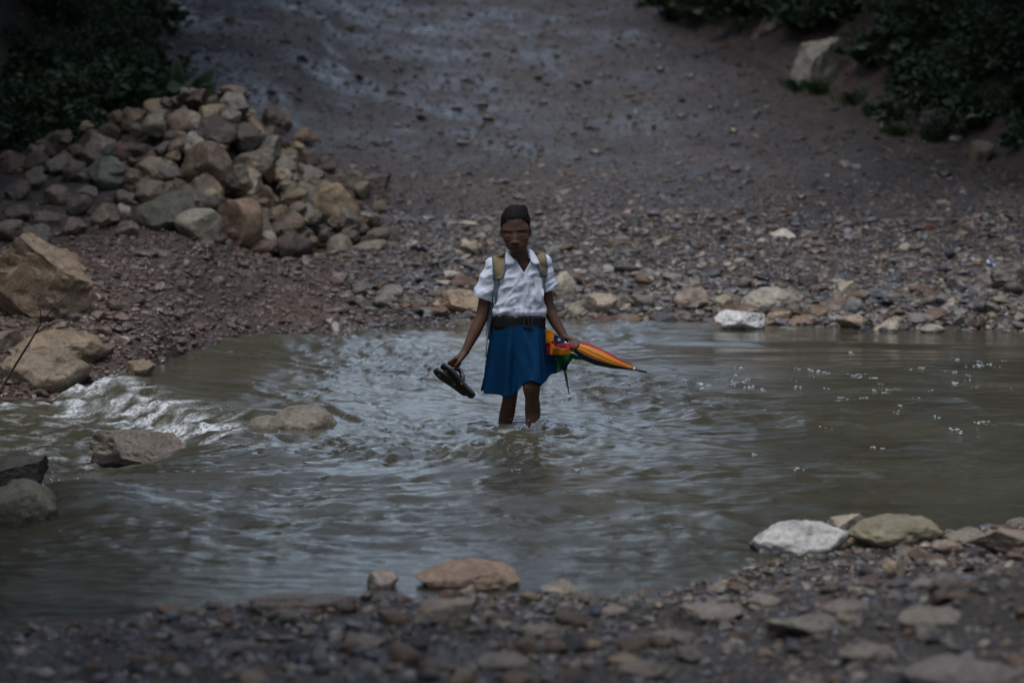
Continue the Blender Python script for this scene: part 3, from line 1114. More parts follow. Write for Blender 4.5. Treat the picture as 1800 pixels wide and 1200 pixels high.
# head, bent down and a little to her right
ellipsoid(bm, P(906, 393, .005), (.0745, .091, .090), Matrix.Rotation(R(18), 3, 'X'))
ellipsoid(bm, P(906.5, 404, -.030), (.0725, .057, .066))
ellipsoid(bm, P(907, 416, -.034), (.0700, .054, .060))
ellipsoid(bm, P(908.3, 428, -.037), (.0600, .050, .046))
ellipsoid(bm, P(909, 436, -.050), (.0380, .033, .0265))
for u, v, sx in ((931.4, 407.5, 1), (882.0, 407.5, -1)):
    ellipsoid(bm, P(u, v, .018), (.0070, .019, .026), Matrix.Rotation(R(24 * sx), 3, 'Z'))
    ellipsoid(bm, P(u - sx * 1.2, v + 6, .010), (.0065, .011, .012))
capsule(bm, P(910, 428, .028), .046, P(916, 470, .045), .050)
# trunk under the clothes
rings(bm, [(P(915, 458, .045), .06, .05), (P(914, 468, .045), .105, .062), (P(914, 490, .045), .118, .07), (P(913, 530, .045), .112, .07),
           (P(912, 560, .04), .115, .072), (P(911, 600, .04), .125, .08), (P(911, 625, .04), .11, .07)])
# arms
limb(bm, [(P(871, 470, .045), .034), (P(855, 512, .045), .034), (P(847, 556, .03), .0345), (P(835, 582, .005), .033), (P(820, 613, -.03), .0225), (P(818, 618, -.035), .022)])
limb(bm, [(P(952, 465, .045), .034), (P(959.5, 510, .06), .032), (P(966, 547, .05), .031), (P(977, 568, .03), .0295), (P(991, 590, 0), .021), (P(994, 594, -.006), .0205)])
# right hand: palm and curled fingers round the sandal straps
capsule(bm, P(818, 618, -.035), .0215, P(806, 632, -.045), .021)
capsule(bm, P(815, 623, -.050), .018, P(801, 631, -.055), .0165)
for kn, mid, tip in (((799, 630, -.075), (790, 636, -.085), (789, 643, -.065)), ((801, 634, -.060), (793, 641, -.072), (795, 647, -.052)),
                     ((804, 637, -.045), (797, 645, -.055), (800, 650, -.036)), ((808, 639, -.030), (802, 647, -.036), (805, 651, -.020))):
    limb(bm, [(P(*kn), .0098), (P(*mid), .0086), (P(*tip), .0074)])
limb(bm, [(P(814, 626, -.062), .0115), (P(806, 636, -.083), .0098), (P(801, 643, -.084), .0080)])
# left hand: closed on the umbrella
capsule(bm, P(993, 593, -.006), .0200, P(1005, 601, -.016), .0195)
capsule(bm, P(997, 594, -.022), .0150, P(1009, 600, -.032), .0145)
for kn, mid, tip in (((1014, 600, -.040), (1017, 607, -.062), (1013, 613, -.060)), ((1010, 602, -.044), (1012, 610, -.066), (1008, 616, -.060)),
                     ((1005, 603, -.044), (1006, 611, -.064), (1003, 617, -.058)), ((1000, 603, -.040), (1000, 610, -.056), (998, 615, -.050))):
    limb(bm, [(P(*kn), .0095), (P(*mid), .0085), (P(*tip), .0072)])
limb(bm, [(P(1003, 597, -.012), .0110), (P(1013, 599, -.004), .0095), (P(1020, 602, .000), .0078)])
# legs
limb(bm, [(P(893, 610, .04), .075), (P(895, 660, .02), .054), (P(897, 686, .01), .0440), (P(896, 702, .025), .0400), (P(891.5, 726, .055), .0430), (P(883.5, 760, .075), .0310), (P(880, 795, .085), .0255)])
limb(bm, [(P(931, 612, .02), .075), (P(934, 655, -.09), .058), (P(934.5, 680, -.160), .0490), (P(935.5, 698, -.148), .0385), (P(936.5, 722, -.105), .0435), (P(935.5, 760, -.10), .0315), (P(936, 800, -.09), .0265)])
for ux_, yy in ((880, .085), (936, -.09)):
    a = P(ux_, 800, yy)
    a.z = -.165
    hz = P(ux_, 790, yy)
    capsule(bm, Vector((hz.x, hz.y, -.08)), .0275, a, .03)
    capsule(bm, a + Vector((0, .015, -.008)), .027, a + Vector((0, -.11, -.012)), .024)
    capsule(bm, a + Vector((.006, -.10, -.012)), .026, a + Vector((.004, -.155, -.016)), .018)
me = bm_mesh('body_src', bm)
body_me = evaluated(me, [('REMESH', dict(mode='VOXEL', voxel_size=.0029)), ('SMOOTH', dict(factor=.5, iterations=4))])
V = verts_of(body_me)
# soften the skull and jaw, then model the features of the face
E = np.empty(len(body_me.edges) * 2, np.int32)
body_me.edges.foreach_get('vertices', E)
E = E.reshape(-1, 2)
pu, pv = project(V)
hd = (pv < 452) & (np.abs(pu - 907) < 23 + 3 * (pv > 418)) & (V[:, 2] > .85)
deg = np.bincount(E.ravel(), minlength=len(V))[:, None]
for _ in range(14):
    acc = np.zeros_like(V)
    for k3 in range(3):
        acc[:, k3] = np.bincount(E[:, 0], V[E[:, 1], k3], len(V)) + np.bincount(E[:, 1], V[E[:, 0], k3], len(V))
    V = np.where(hd[:, None], V * .4 + acc / deg * .6, V)
pu, pv = project(V)
fr_ = hd & (V[:, 1] - YP < -.02)


def gs(cu, cv, su, sv, p=2):
    return np.exp(-np.abs((pu - cu) / su) ** p - np.abs((pv - cv) / sv) ** p)


push = np.zeros(len(V))                     # metres towards the camera
push += .0130 * np.exp(-((pu - 905) / 3.6) ** 2) * sstep(405, 424, pv) * sstep(431, 427, pv)     # bridge
push += .0125 * gs(905, 425.5, 4.6, 3.2)                                                        # tip
for du in (-5.0, 5.0):
    push += .0080 * gs(905 + du, 427, 2.6, 2.4)                                                 # wings
push -= .0030 * gs(905, 430.5, 7, 1.4)
for eu, ev in ((892, 413.5), (918, 412)):
    push -= .0060 * gs(eu, ev - 1.0, 8.5, 5.0)                                                  # sockets
    push += .0050 * gs(eu, ev + .6, 6.0, 3.0)                                                   # lowered lids
    push -= .0008 * gs(eu, ev + 4.2, 6, 1.6)
push += .0035 * (gs(891, 406.5, 8, 2.6) + gs(917, 405, 8, 2.6))                                 # brow
push += .0055 * gs(907, 434.4, 7.0, 1.8) + .0070 * gs(907.3, 438.8, 6.0, 1.9)                   # lips
push -= .0045 * gs(907.2, 436.7, 8.5, .9)
push -= .0030 * gs(907.5, 441.6, 6, 1.4)
push += .0030 * gs(909, 444, 6, 2.5)
for cu in (889.5, 922.5):
    push += .0030 * gs(cu, 421, 6, 6)                                                           # cheeks
V[:, 1] -= push * fr_
body_me.vertices.foreach_set('co', V.astype(np.float32).ravel())
body_me.update()
pu, pv = project(V)
depth = V[:, 1] - YP
skin = np.tile(np.array([.090, .042, .026]), (len(V), 1))
front = depth < -.03


def paint(mask, c, w=1.0):
    m = np.clip(mask, 0, 1)[:, None] * w
    skin[:] = skin * (1 - m) + np.array(c) * m


headm = front & (pv < 447) & (np.abs(pu - 907) < 30)
for (bu, bv, sl) in ((891, 407.3, -.07), (917, 405.6, .10)):
    curve = bv + sl * -(pu - bu) + .030 * (pu - bu) ** 2 - 1.0
    paint(headm * np.exp(-((pv - curve) / 1.5) ** 4) * (np.abs(pu - bu) < 7.0), (.007, .005, .005), .95)
for (eu, ev) in ((892, 417.2), (918, 415.7)):
    curve = ev + 1.0 - .030 * (pu - eu) ** 2
    paint(headm * np.exp(-((pv - curve) / 1.25) ** 4) * (np.abs(pu - eu) < 5.6), (.006, .004, .004), .85)
    paint(headm * np.exp(-((pv - ev - .5) / 5) ** 2 - ((pu - eu) / 8) ** 2), (.045, .020, .014), .4)  # eye socket shade painted into the skin colour
paint(headm * np.exp(-((pv - 436.6) / 3.4) ** 4 - ((pu - 907.3) / 9) ** 4), (.060, .020, .018), .8)
paint(headm * np.exp(-((pv - 436.7) / .8) ** 2 - ((pu - 907.3) / 8.5) ** 4), (.015, .006, .006), .85)
for du in (-3.3, 3.3):
    paint(headm * np.exp(-((pv - 429.3) / .9) ** 2 - ((pu - 905 - du) / 1.6) ** 2), (.010, .005, .004), .9)
a = body_me.attributes.new('col', 'FLOAT_COLOR', 'POINT')
cc = np.ones((len(V), 4), np.float32)
cc[:, :3] = skin
a.data.foreach_set('color', cc.ravel())
for f in body_me.polygons:
    f.use_smooth = True
body_me.materials.clear()
body = link('body', body_me, M_skin, person, base)

# hair: close cropped cap with a hairline, drawn back
bm = bmesh.new()
ellipsoid(bm, P(906, 391, .010), (.0785, .0945, .0945), Matrix.Rotation(R(18), 3, 'X'), 5)
ellipsoid(bm, P(918, 371, .05), (.030, .040, .032), None, 4)
me = evaluated(bm_mesh('hair_src', bm), [('REMESH', dict(mode='VOXEL', voxel_size=.0028)), ('SMOOTH', dict(factor=.5, iterations=3))])
V = verts_of(me)
pu, pv = project(V)
dep = V[:, 1] - YP
line = np.interp(pu, [870, 879, 883, 886, 892, 903, 916, 923, 927, 929, 932, 940], [417, 416, 409, 400, 394.5, 392, 391, 394, 399, 405, 405, 405])
line = line + .5 * perlin(pu * .3, pu * 0 + .3, 80)
keep = np.where(dep < .012, pv < line, np.where(dep < .045, pv < 402, pv < 424))
nrm = np.empty(len(V) * 3, np.float32)
me.vertices.foreach_get('normal', nrm)
nrm = nrm.reshape(-1, 3)
edge = np.where(dep < .012, np.clip((line - pv) / 13, 0, 1), 1)
V += nrm * (.0024 * perlin(V[:, 0] * 150, V[:, 1] * 30 + V[:, 2] * 30, 81) - .0042 * (1 - edge) ** 1.5)[:, None]
bm = bmesh.new()
bm.from_mesh(me)
bm.verts.ensure_lookup_table()
for i, v in enumerate(bm.verts):
    v.co = V[i]
bmesh.ops.delete(bm, geom=[v for i, v in enumerate(bm.verts) if not keep[i]], context='VERTS')
hair_me = bm_mesh('hair', bm)
hair = link('hair', hair_me, M_hair, person, base)

# shirt
bm = bmesh.new()
rings(bm, [(P(916, 452, .045), .058, .052), (P(915, 457, .045), .090, .060), (P(914, 463, .045), .124, .070), (P(913, 475, .04), .134, .083),
           (P(913, 495, .035), .131, .094), (P(913, 520, .032), .131, .096), (P(912, 540, .03), .134, .098), (P(912.5, 546, .028), .138, .102), (P(912.5, 551, .03), .134, .096),
           (P(912.5, 556, .03), .116, .084)], 48, 2.3)


def sleeve(bm, a, ra, b_, rb):
    ax = (b_ - a).normalized()
    s1 = ax.cross(Vector((0, 1, 0))).normalized()
    s2 = ax.cross(s1).normalized()
    prev = None
    rows = []
    for t in np.linspace(0, 1, 7):
        c = a.lerp(b_, t)
        r = ra + (rb - ra) * t
        rows.append([bm.verts.new(c + s1 * (r * math.cos(2 * math.pi * k / 28)) + s2 * (r * 1.05 * math.sin(2 * math.pi * k / 28))) for k in range(28)])
    for p0, p1 in zip(rows[:-1], rows[1:]):
        for k in range(28):
            q = (k + 1) % 28
            bm.faces.new((p0[k], p0[q], p1[q], p1[k]))
    bm.faces.new(rows[0])
    bm.faces.new(rows[-1])


sleeve(bm, P(874, 462, .045), .046, P(848, 529, .045), .054)
ellipsoid(bm, P(868, 465, .045), (.048, .052, .042))
sleeve(bm, P(950, 458, .045), .045, P(964.5, 515, .058), .048)
ellipsoid(bm, P(955, 460, .045), (.046, .052, .042))
me = evaluated(bm_mesh('shirt_src', bm), [('REMESH', dict(mode='VOXEL', voxel_size=.0038)), ('SMOOTH', dict(factor=.5, iterations=5))])
V = verts_of(me)
nrm = np.empty(len(V) * 3, np.float32)
me.vertices.foreach_get('normal', nrm)
nrm = nrm.reshape(-1, 3).astype(float)
pu, pv = project(V)
dep = V[:, 1] - YP
w = .0085 * (1 - 2 * np.abs(perlin((pu * .8 + pv * .35) * .050, (pv * .9 - pu * .5) * .024, 90)))
w += .0070 * (1 - 2 * np.abs(perlin((pu * .7 - pv * .6) * .038, (pv * .7 + pu * .6) * .070, 91)))
w += .0018 * perlin(pu * .12, pv * .12, 92)
w += .006 * sstep(535, 550, pv) * np.sin(pu * .55 + 1.5 * np.sin(pu * .13)) * .6
V += nrm * (w * sstep(450, 470, pv))[:, None]
# open neck and sleeve hems, cut with clean edges
bm = bmesh.new()
bm.from_mesh(me)
bm.verts.ensure_lookup_table()
for i, v in enumerate(bm.verts):
    v.co = V[i]


def face_uv(f):
    c = f.calc_center_median()
    d_ = c - CO
    k_ = d_.dot(CF)
    return 900 + FPX * d_.x / k_, 600 - FPX * d_.dot(CU) / k_, c.y - YP


def cut_plane(faces, co, no, clear=False):
    g_ = list({x for f in faces for x in list(f.verts) + list(f.edges)}) + list(faces)
    bmesh.ops.bisect_plane(bm, geom=g_, dist=1e-6, plane_co=co, plane_no=no, clear_outer=clear)


NECK = [((897, 430), (907, 459)), ((907, 459), (921, 479)), ((925, 430), (932.5, 459)), ((932.5, 459), (921, 479))]
for a_, b_ in NECK:
    fs = [f for f in bm.faces if (lambda q: 888 < q[0] < 940 and q[1] < 484 and q[2] < .05)(face_uv(f))]
    cut_plane(fs, CO, ray(*a_).cross(ray(*b_)).normalized())
dead = []
for f in bm.faces:
    u_, v_, y_ = face_uv(f)
    if (y_ < .03 and v_ < 479 and np.interp(v_, [430, 459, 479], [897, 907, 921]) < u_ < np.interp(v_, [430, 459, 479], [925, 932.5, 921])) or (v_ < 455 and 893 < u_ < 931):
        dead.append(f)
bmesh.ops.delete(bm, geom=dead, context='FACES')
for a_, b_, sx in ((P(874, 462, .045), P(850, 524, .045), -1), (P(950, 458, .045), P(963, 509, .058), 1)):
    ax_ = (b_ - a_).normalized()
    cx_ = P(913, 500).x
    fs = [f for f in bm.faces if (f.calc_center_median() - b_).length < .09 and (f.calc_center_median().x - cx_) * sx > .115]
    cut_plane(fs, b_, ax_, True)
shirt_bvh = BVHTree.FromBMesh(bm)
shirt_me = bm_mesh('shirt', bm)
shirt = link('shirt', shirt_me, M_shirt, person, base)


def on_surface(u, v, bvh, off, default_y=-.06):
    d = ray(u, v).normalized()
    loc, n, i, dist = bvh.ray_cast(CO, d)
    if loc is None or abs(loc.y - YP) > .5:
        return P(u, v, default_y)
    return loc - d * off


def patch(name, outline_rows, bvh, off, thick, mat, parent, default_y=-.06, nsub=6, smooth_y=True):
    """rows of (u_left, u_right, v[, ul_v, ur_v]) laid on a surface as a cloth strip"""
    grid = []
    for row in outline_rows:
        (ua, va), (ub, vb) = row
        grid.append([on_surface(ua + (ub - ua) * t, va + (vb - va) * t, bvh, off, default_y) for t in np.linspace(0, 1, nsub)])
    if smooth_y:
        for _ in range(2):
            for i in range(1, len(grid) - 1):
                for j in range(nsub):
                    grid[i][j] = grid[i][j] * .5 + (grid[i - 1][j] + grid[i + 1][j]) * .25
    V = [p for r in grid for p in r]
    F = [(i * nsub + j, i * nsub + j + 1, (i + 1) * nsub + j + 1, (i + 1) * nsub + j) for i in range(len(grid) - 1) for j in range(nsub - 1)]
    m0 = bpy.data.meshes.new(name)
    m0.from_pydata([p[:] for p in V], [], F)
    for f in m0.polygons:
        f.use_smooth = True
    m1 = evaluated(m0, [('SOLIDIFY', dict(thickness=thick, offset=0.0)), ('SUBSURF', dict(levels=1))])
    m1.materials.clear()
    return m1, link(name, m1, mat, parent, base)


def lerp_rows(rows, n):
    """rows: ((ul,vl),(ur,vr)) resampled"""
    out = []
    t = np.linspace(0, len(rows) - 1, n)
    for q in t:
        i = min(int(q), len(rows) - 2)
        f = q - i
        out.append(tuple((rows[i][s][0] * (1 - f) + rows[i + 1][s][0] * f, rows[i][s][1] * (1 - f) + rows[i + 1][s][1] * f) for s in (0, 1)))
    return out


# collar flaps, placket, pocket, buttons
def flap(name, pts, mat, parent, thick=.004):
    V = [p[:] for p in pts]
    bm = bmesh.new()
    f = bm.faces.new([bm.verts.new(v) for v in V])
    bmesh.ops.triangulate(bm, faces=[f])
    bmesh.ops.subdivide_edges(bm, edges=bm.edges[:], cuts=2, use_grid_fill=True)
    m0 = bm_mesh(name, bm)
    m1 = evaluated(m0, [('SOLIDIFY', dict(thickness=thick, offset=0.0)), ('SMOOTH', dict(factor=.4, iterations=1))])
    m1.materials.clear()
    return link(name, m1, mat, parent, base)


flap('collar', [P(891, 437, .0), P(896, 447, -.028), P(906, 459, -.052), P(902, 464.5, -.060), P(895, 466.5, -.056), P(888.5, 466, -.048), P(887.5, 450, -.015)], M_shirt, shirt)
flap('collar', [P(928, 437, .01), P(930.5, 447, -.025), P(933.5, 460, -.052), P(939, 465, -.058), P(949.5, 464.5, -.045), P(944, 452, -.02), P(936, 440, .005)], M_shirt, shirt)
_, o = patch('placket', lerp_rows([((920.5, 480), (926, 480)), ((924, 520), (929.5, 520)), ((926, 551), (931.5, 551))], 22), shirt_bvh, .003, .0035, M_shirt, shirt, nsub=4)


def lapel(outer, inner):
    V_, n_ = [], 12
    for t in np.linspace(0, 1, n_):
        uo, vo = outer[0][0] + (outer[1][0] - outer[0][0]) * t, outer[0][1] + (outer[1][1] - outer[0][1]) * t
        ui, vi = inner[0][0] + (inner[1][0] - inner[0][0]) * t, inner[0][1] + (inner[1][1] - inner[0][1]) * t
        po = on_surface(uo, vo, shirt_bvh, .004, -.055)
        V_ += [po[:], P(ui, vi, po.y - YP - .001)[:]]
    m0 = bpy.data.meshes.new('lapel')
    m0.from_pydata(V_, [], [(2 * i, 2 * i + 1, 2 * i + 3, 2 * i + 2) for i in range(n_ - 1)])
    m1 = evaluated(m0, [('SMOOTH', dict(factor=.5, iterations=3)), ('SOLIDIFY', dict(thickness=.004, offset=0.0))])
    m1.materials.clear()
    link('lapel', m1, M_shirt, shirt, base)


lapel(((902, 457), (918.5, 483)), ((907.5, 455), (922.5, 480.5)))
lapel(((938, 457), (925, 483)), ((932.5, 455), (920.8, 480.5)))
_, o3 = patch('pocket', lerp_rows([((939, 488), (956, 487)), ((940, 515), (956.5, 514)), ((940.5, 528), (956, 527)), ((945, 532), (952, 532))], 14), shirt_bvh, .003, .0035, M_shirt, shirt, nsub=6)
for v in (497, 518, 538):
    c = on_surface(np.interp(v, [482, 551], [923.2, 928.8]), v, shirt_bvh, .0065)
    bm = bmesh.new()
    bmesh.ops.create_cone(bm, cap_ends=True, segments=12, radius1=.0048, radius2=.0042, depth=.003, matrix=Matrix.Translation(c) @ Matrix.Rotation(R(90), 4, 'X'))
    link('button', bm_mesh('button', bm), M_button, shirt, base)

# belt and buckle
def band(name, v0, v1, cu, hw, hd, cy, mat, parent, thick=.006):
    rows = []
    for v in np.linspace(v0, v1, 5):
        c = P(cu, v, cy)
        rows.append([(c.x + hw * math.copysign(abs(math.cos(a)) ** .87, math.cos(a)), c.y + hd * math.copysign(abs(math.sin(a)) ** .87, math.sin(a)),
                      c.z + .0025 * math.sin(3 * a)) for a in np.linspace(0, 2 * math.pi, 64, endpoint=False)])
    V = [p for r in rows for p in r]
    F = [(i * 64 + k, i * 64 + (k + 1) % 64, (i + 1) * 64 + (k + 1) % 64, (i + 1) * 64 + k) for i in range(4) for k in range(64)]
    m0 = bpy.data.meshes.new(name)
    m0.from_pydata(V, [], F)
    for f in m0.polygons:
        f.use_smooth = True
    m1 = evaluated(m0, [('SOLIDIFY', dict(thickness=thick, offset=1.0))])
    m1.materials.clear()
    return link(name, m1, mat, parent, base)


belt = band('belt', 552, 577, 912.5, .139, .103, .03, M_belt, person, .008)
bm = bmesh.new()
for du, dv, w, h in ((-7, 0, 2.4, 20), (7, 0, 2.4, 20), (0, -8.8, 14, 2.4), (0, 8.8, 14, 2.4), (1, 0, 2, 17)):
    c = P(928 + du, 565 + dv, -.0865)
    bmesh.ops.create_cube(bm, size=1, matrix=Matrix.Translation(c) @ Matrix.Diagonal((w * PX, .007, h * PX, 1)))
buckle = link('buckle', bm_mesh('buckle', bm, False), M_black, belt, base)

# skirt
SEG, ROWS = 144, 34
hem_u = [840, 847, 880, 887, 898, 911, 922, 934, 944, 951, 960, 972, 980]
hem_v = [692, 692, 694, 699, 697, 687, 674, 669.5, 673, 678, 668, 654, 650]
V = []
for i in range(ROWS):
    t = i / (ROWS - 1)
    for k in range(SEG):
        a = 2 * math.pi * k / SEG
        ca, sa = math.cos(a), math.sin(a)              # sa < 0: front
        hw = .130 + (.172 - .130) * t ** .7
        hd = .098 + .055 * t ** .9
        fold = .023 * (max(0, t - .08) / .92) ** .8 * (math.sin(a * 7 + 1.2) + .6 * math.sin(a * 13 + 2.6 * t) + .4 * math.sin(a * 19 + .7)) + .003 * math.sin(a * 26) * min(1, max(0, t - .08) * 4)
        ux_ = 912.5 - 2.5 * t + (hw + fold) * ca / PX
        y = .03 + (hd + fold * .9) * sa
        if sa < .15:
            # the raised thigh pushes the cloth forward, with a slack fold between the legs
            y -= .135 * math.exp(-((ux_ - 936) / 23) ** 2) * t ** .9 * min(1, .3 - sa)
            y += .030 * math.exp(-((ux_ - 906) / 6) ** 2) * t ** .7
            y -= .022 * math.exp(-((ux_ - 893) / 15) ** 2) * t
            dr = abs(math.sin((ux_ - 915) * .14 - t * 5.2))
            y += .018 * dr * math.exp(-((ux_ - 938) / 22) ** 2) * math.sin(math.pi * t)
        hv = np.interp(ux_, hem_u, hem_v) if sa < 0 else np.interp(ux_, [840, 900, 980], [688, 684, 655])
        hv = hv if abs(sa) > .25 else hv * abs(sa) / .25 + np.interp(ux_, [840, 980], [691, 654]) * (1 - abs(sa) / .25)
        V.append(P(ux_, 571 + (hv - 571) * t, y)[:])
F = [(i * SEG + k, i * SEG + (k + 1) % SEG, (i + 1) * SEG + (k + 1) % SEG, (i + 1) * SEG + k) for i in range(ROWS - 1) for k in range(SEG)]
m0 = bpy.data.meshes.new('skirt')
m0.from_pydata(V, [], F)
for f in m0.polygons:
    f.use_smooth = True
m1 = evaluated(m0, [('SMOOTH', dict(factor=.3, iterations=1)), ('SOLIDIFY', dict(thickness=.005, offset=-1.0)), ('SUBSURF', dict(levels=1))])
m1.materials.clear()
skirt = link('skirt', m1, M_skirt, person, base)

# ------------------------------------------------------------------ backpack
pb = P(905, 600, .2)
pack = tag(empty('backpack', pb), 'khaki and grey backpack worn by the child, straps over the white shirt', 'backpack')
base = pb
bm = bmesh.new()
bmesh.ops.create_cube(bm, size=1, matrix=Matrix.Translation(P(904, 528, .205)) @ Matrix.Diagonal((.275, .13, .42, 1)))
bmesh.ops.bevel(bm, geom=bm.edges[:], offset=.05, segments=4, affect='EDGES')
link('pack_body', bm_mesh('pack_body', bm), M_pack, pack, base)
bm = bmesh.new()
bmesh.ops.create_cube(bm, size=1, matrix=Matrix.Translation(P(904, 555, .285)) @ Matrix.Diagonal((.21, .05, .2, 1)))
bmesh.ops.bevel(bm, geom=bm.edges[:], offset=.02, segments=3, affect='EDGES')
link('front_pocket', bm_mesh('front_pocket', bm), M_khaki, pack, base)
bm = bmesh.new()
bmesh.ops.create_cube(bm, size=1, matrix=Matrix.Translation(P(862, 575, .15)) @ Matrix.Diagonal((.035, .08, .15, 1)))
bmesh.ops.bevel(bm, geom=bm.edges[:], offset=.012, segments=3, affect='EDGES')
link('side_pocket', bm_mesh('side_pocket', bm), M_pack, pack, base)


def strap(rows, webrows):
    """padded strap on the shirt, its two trims and the webbing under it"""
    rr2 = lerp_rows(rows, 24)
    _, s = patch('shoulder_strap', rr2, shirt_bvh, .007, .010, M_khaki, pack, default_y=.045, nsub=6)
    for side in (0, 1):
        q = []
        for l, r in rr2:
            c = l if side == 0 else r
            q.append(((c[0] - 1.7, c[1]), (c[0] + 1.7, c[1])))
        patch('piping', q, shirt_bvh, .010, .010, M_trim, s, default_y=.04, nsub=3)
    patch('webbing', lerp_rows(webrows, 20), shirt_bvh, .006, .004, M_trim, pack, default_y=.03, nsub=4)
    # over the shoulder to the pack
    (ul, vl), (ur, vr) = rows[0]
    a = on_surface(ul, vl + 2, shirt_bvh, .003, .03)
    b_ = on_surface(ur, vr + 2, shirt_bvh, .003, .03)
    pts = []
    for t in np.linspace(0, 1, 8):
        dy = .17 * t
        dz = .006 * math.sin(t * math.pi) - .05 * t * t - .003
        pts.append((a + Vector((0, dy, dz)), b_ + Vector((0, dy, dz))))
    m0 = bpy.data.meshes.new('strap_yoke')
    m0.from_pydata([p[:] for r in pts for p in r], [], [(2 * i, 2 * i + 1, 2 * i + 3, 2 * i + 2) for i in range(7)])
    m1 = evaluated(m0, [('SOLIDIFY', dict(thickness=.010, offset=0.0))])
    m1.materials.clear()
    link('strap_yoke', m1, M_khaki, pack, base)


strap([((866, 452), (889, 443)), ((867, 462), (888.5, 462)), ((868, 478), (886, 478)), ((868.5, 492), (882, 490))],
      [((869, 490), (880, 489)), ((867, 508), (876, 507)), ((864, 527), (873, 527)), ((860, 545), (868, 548)), ((856, 566), (863, 568)), ((854, 590), (860, 590))])
strap([((935, 440), (957, 445)), ((941, 455), (960, 458)), ((947, 468), (961, 470)), ((953, 486), (961, 486))],
      [((953, 485), (960, 485)), ((953, 500), (958.5, 500)), ((953.5, 515), (957.5, 515))])
tube('strap_end', [P(860, 545, .06), P(858, 572, .02), P(856.5, 592, -.03), P(855, 612, -.06), P(854, 627, -.07)], .0042, M_trim, pack, base, 6)

# ------------------------------------------------------------------ sandals in the hand
def flip_flop(T, Hl, tilt, label, plugs):
    T, Hl = Vector(T), Vector(Hl)
    ax = (Hl - T)
    L = ax.length
    ax.normalize()
    perp = Vector((0, 1, 0)).cross(ax).normalized()
    if perp.z < 0:
        perp = -perp
    wd = (perp * math.cos(tilt) + Vector((0, 1, 0)) * math.sin(tilt)).normalized()
    nr = ax.cross(wd).normalized()
    if nr.y > 0:
        nr = -nr                                          # underside towards the camera
    out = []
    n = 22
    prof = [(0, .0), (.02, .42), (.07, .72), (.16, .95), (.28, 1.0), (.42, .90), (.56, .74), (.72, .72), (.86, .76), (.94, .66), (.985, .40), (1, .0)]
    ts = np.concatenate([[0, .005, .015, .03], np.linspace(.06, .94, 16), [.97, .985, .995, 1]])
    hwid = [np.interp(t, [p[0] for p in prof], [p[1] for p in prof]) * .045 for t in ts]
    left = [T + ax * (L * t) + wd * h for t, h in zip(ts, hwid)]
    right = [T + ax * (L * t) - wd * h for t, h in zip(ts, hwid)][::-1]
    ring = left[:-1] + right[:-1]
    root = tag(empty('flip_flop', T), label, 'sandal', 'sandals carried in the hand')
    for nm, o0, o1, mt in (('sole', .0, .009, M_sole), ('footbed', -.0072, -.0006, M_strap)):
        bm = bmesh.new()
        A = [bm.verts.new(p + nr * o1) for p in ring]
        B = [bm.verts.new(p + nr * o0) for p in ring]
        bm.faces.new(A)
        bm.faces.new(B[::-1])
        for k in range(len(ring)):
            q = (k + 1) % len(ring)
            bm.faces.new((A[k], B[k], B[q], A[q]))
        link(nm, bm_mesh(nm, bm, False), mt, root, T)
    toe = T + ax * (L * .18)
    s1 = T + ax * (L * .60) + wd * .024
    s2 = T + ax * (L * .60) - wd * .024
    for c in (toe, s1, s2):
        bm = bmesh.new()
        bmesh.ops.create_cone(bm, cap_ends=True, segments=14, radius1=.0075, radius2=.0065, depth=.004,
                              matrix=Matrix.Translation(c + nr * .0105) @ nr.to_track_quat('Z', 'Y').to_matrix().to_4x4())
        link('plug', bm_mesh('plug', bm), M_plug, root, T)
    knot = toe - nr * .012
    for e in (s1, s2):
        mid1 = knot.lerp(e, .35) - nr * .046
        mid2 = knot.lerp(e, .75) - nr * .036
        tube('strap', [toe - nr * .007, knot - nr * .008, mid1, mid2, e - nr * .006], [.005, .006, .0062, .0065, .006], M_strap, root, T, 8)
    return root


flip_flop(P(777, 640, -.085), P(833, 698, -.13), R(-58), 'black flip-flop overlapping its mate in the hand, whole sole showing', 3)
flip_flop(P(764, 649, -.060), P(822, 693, -.085), R(-60), 'black flip-flop half covered by its mate in the hand, only toe end showing', 2)

# ------------------------------------------------------------------ umbrella
G = P(1005, 606, -.03)
TIP0 = P(1113, 647.5, -.10)
TIP1 = P(1137, 654.5, -.115)
umb = tag(empty('umbrella', G), 'loosely furled orange, red, navy and green umbrella held by its middle', 'umbrella')
base = G
ax = (TIP1 - G).normalized()
sh0 = G - ax * .30
tube('shaft', [sh0, G, TIP0], .0048, M_metal, umb, base)
tube('handle', [sh0 - ax * .09, sh0 - ax * .07, sh0, sh0 + ax * .02], [.010, .0125, .0125, .009], M_black, umb, base, 12)
tube('collar', [TIP0 - ax * .006, TIP0 + ax * .014], [.0085, .0075], M_metal, umb, base, 12)
tube('ferrule', [TIP0 + ax * .012, TIP0 + ax * .02, TIP1 - ax * .004, TIP1], [.0075, .0062, .0055, .003], M_black, umb, base, 12)
e1 = ax.cross(Vector((0, 1, 0))).normalized()
if e1.z < 0:
    e1 = -e1                                              # up in the picture
e2 = ax.cross(e1).normalized()
if e2.y > 0:
    e2 = -e2                                              # towards the camera
secs = [(58, 108, M_red, 1.05), (-22, 60, M_orange, 1.0), (-52, -20, M_navy, 1.0), (-100, -50, M_green, 1.02), (-150, -98, M_navy, .9), (-205, -148, M_red, .9), (-255, -203, M_orange, .9)]
Lc = (TIP0 - G).length
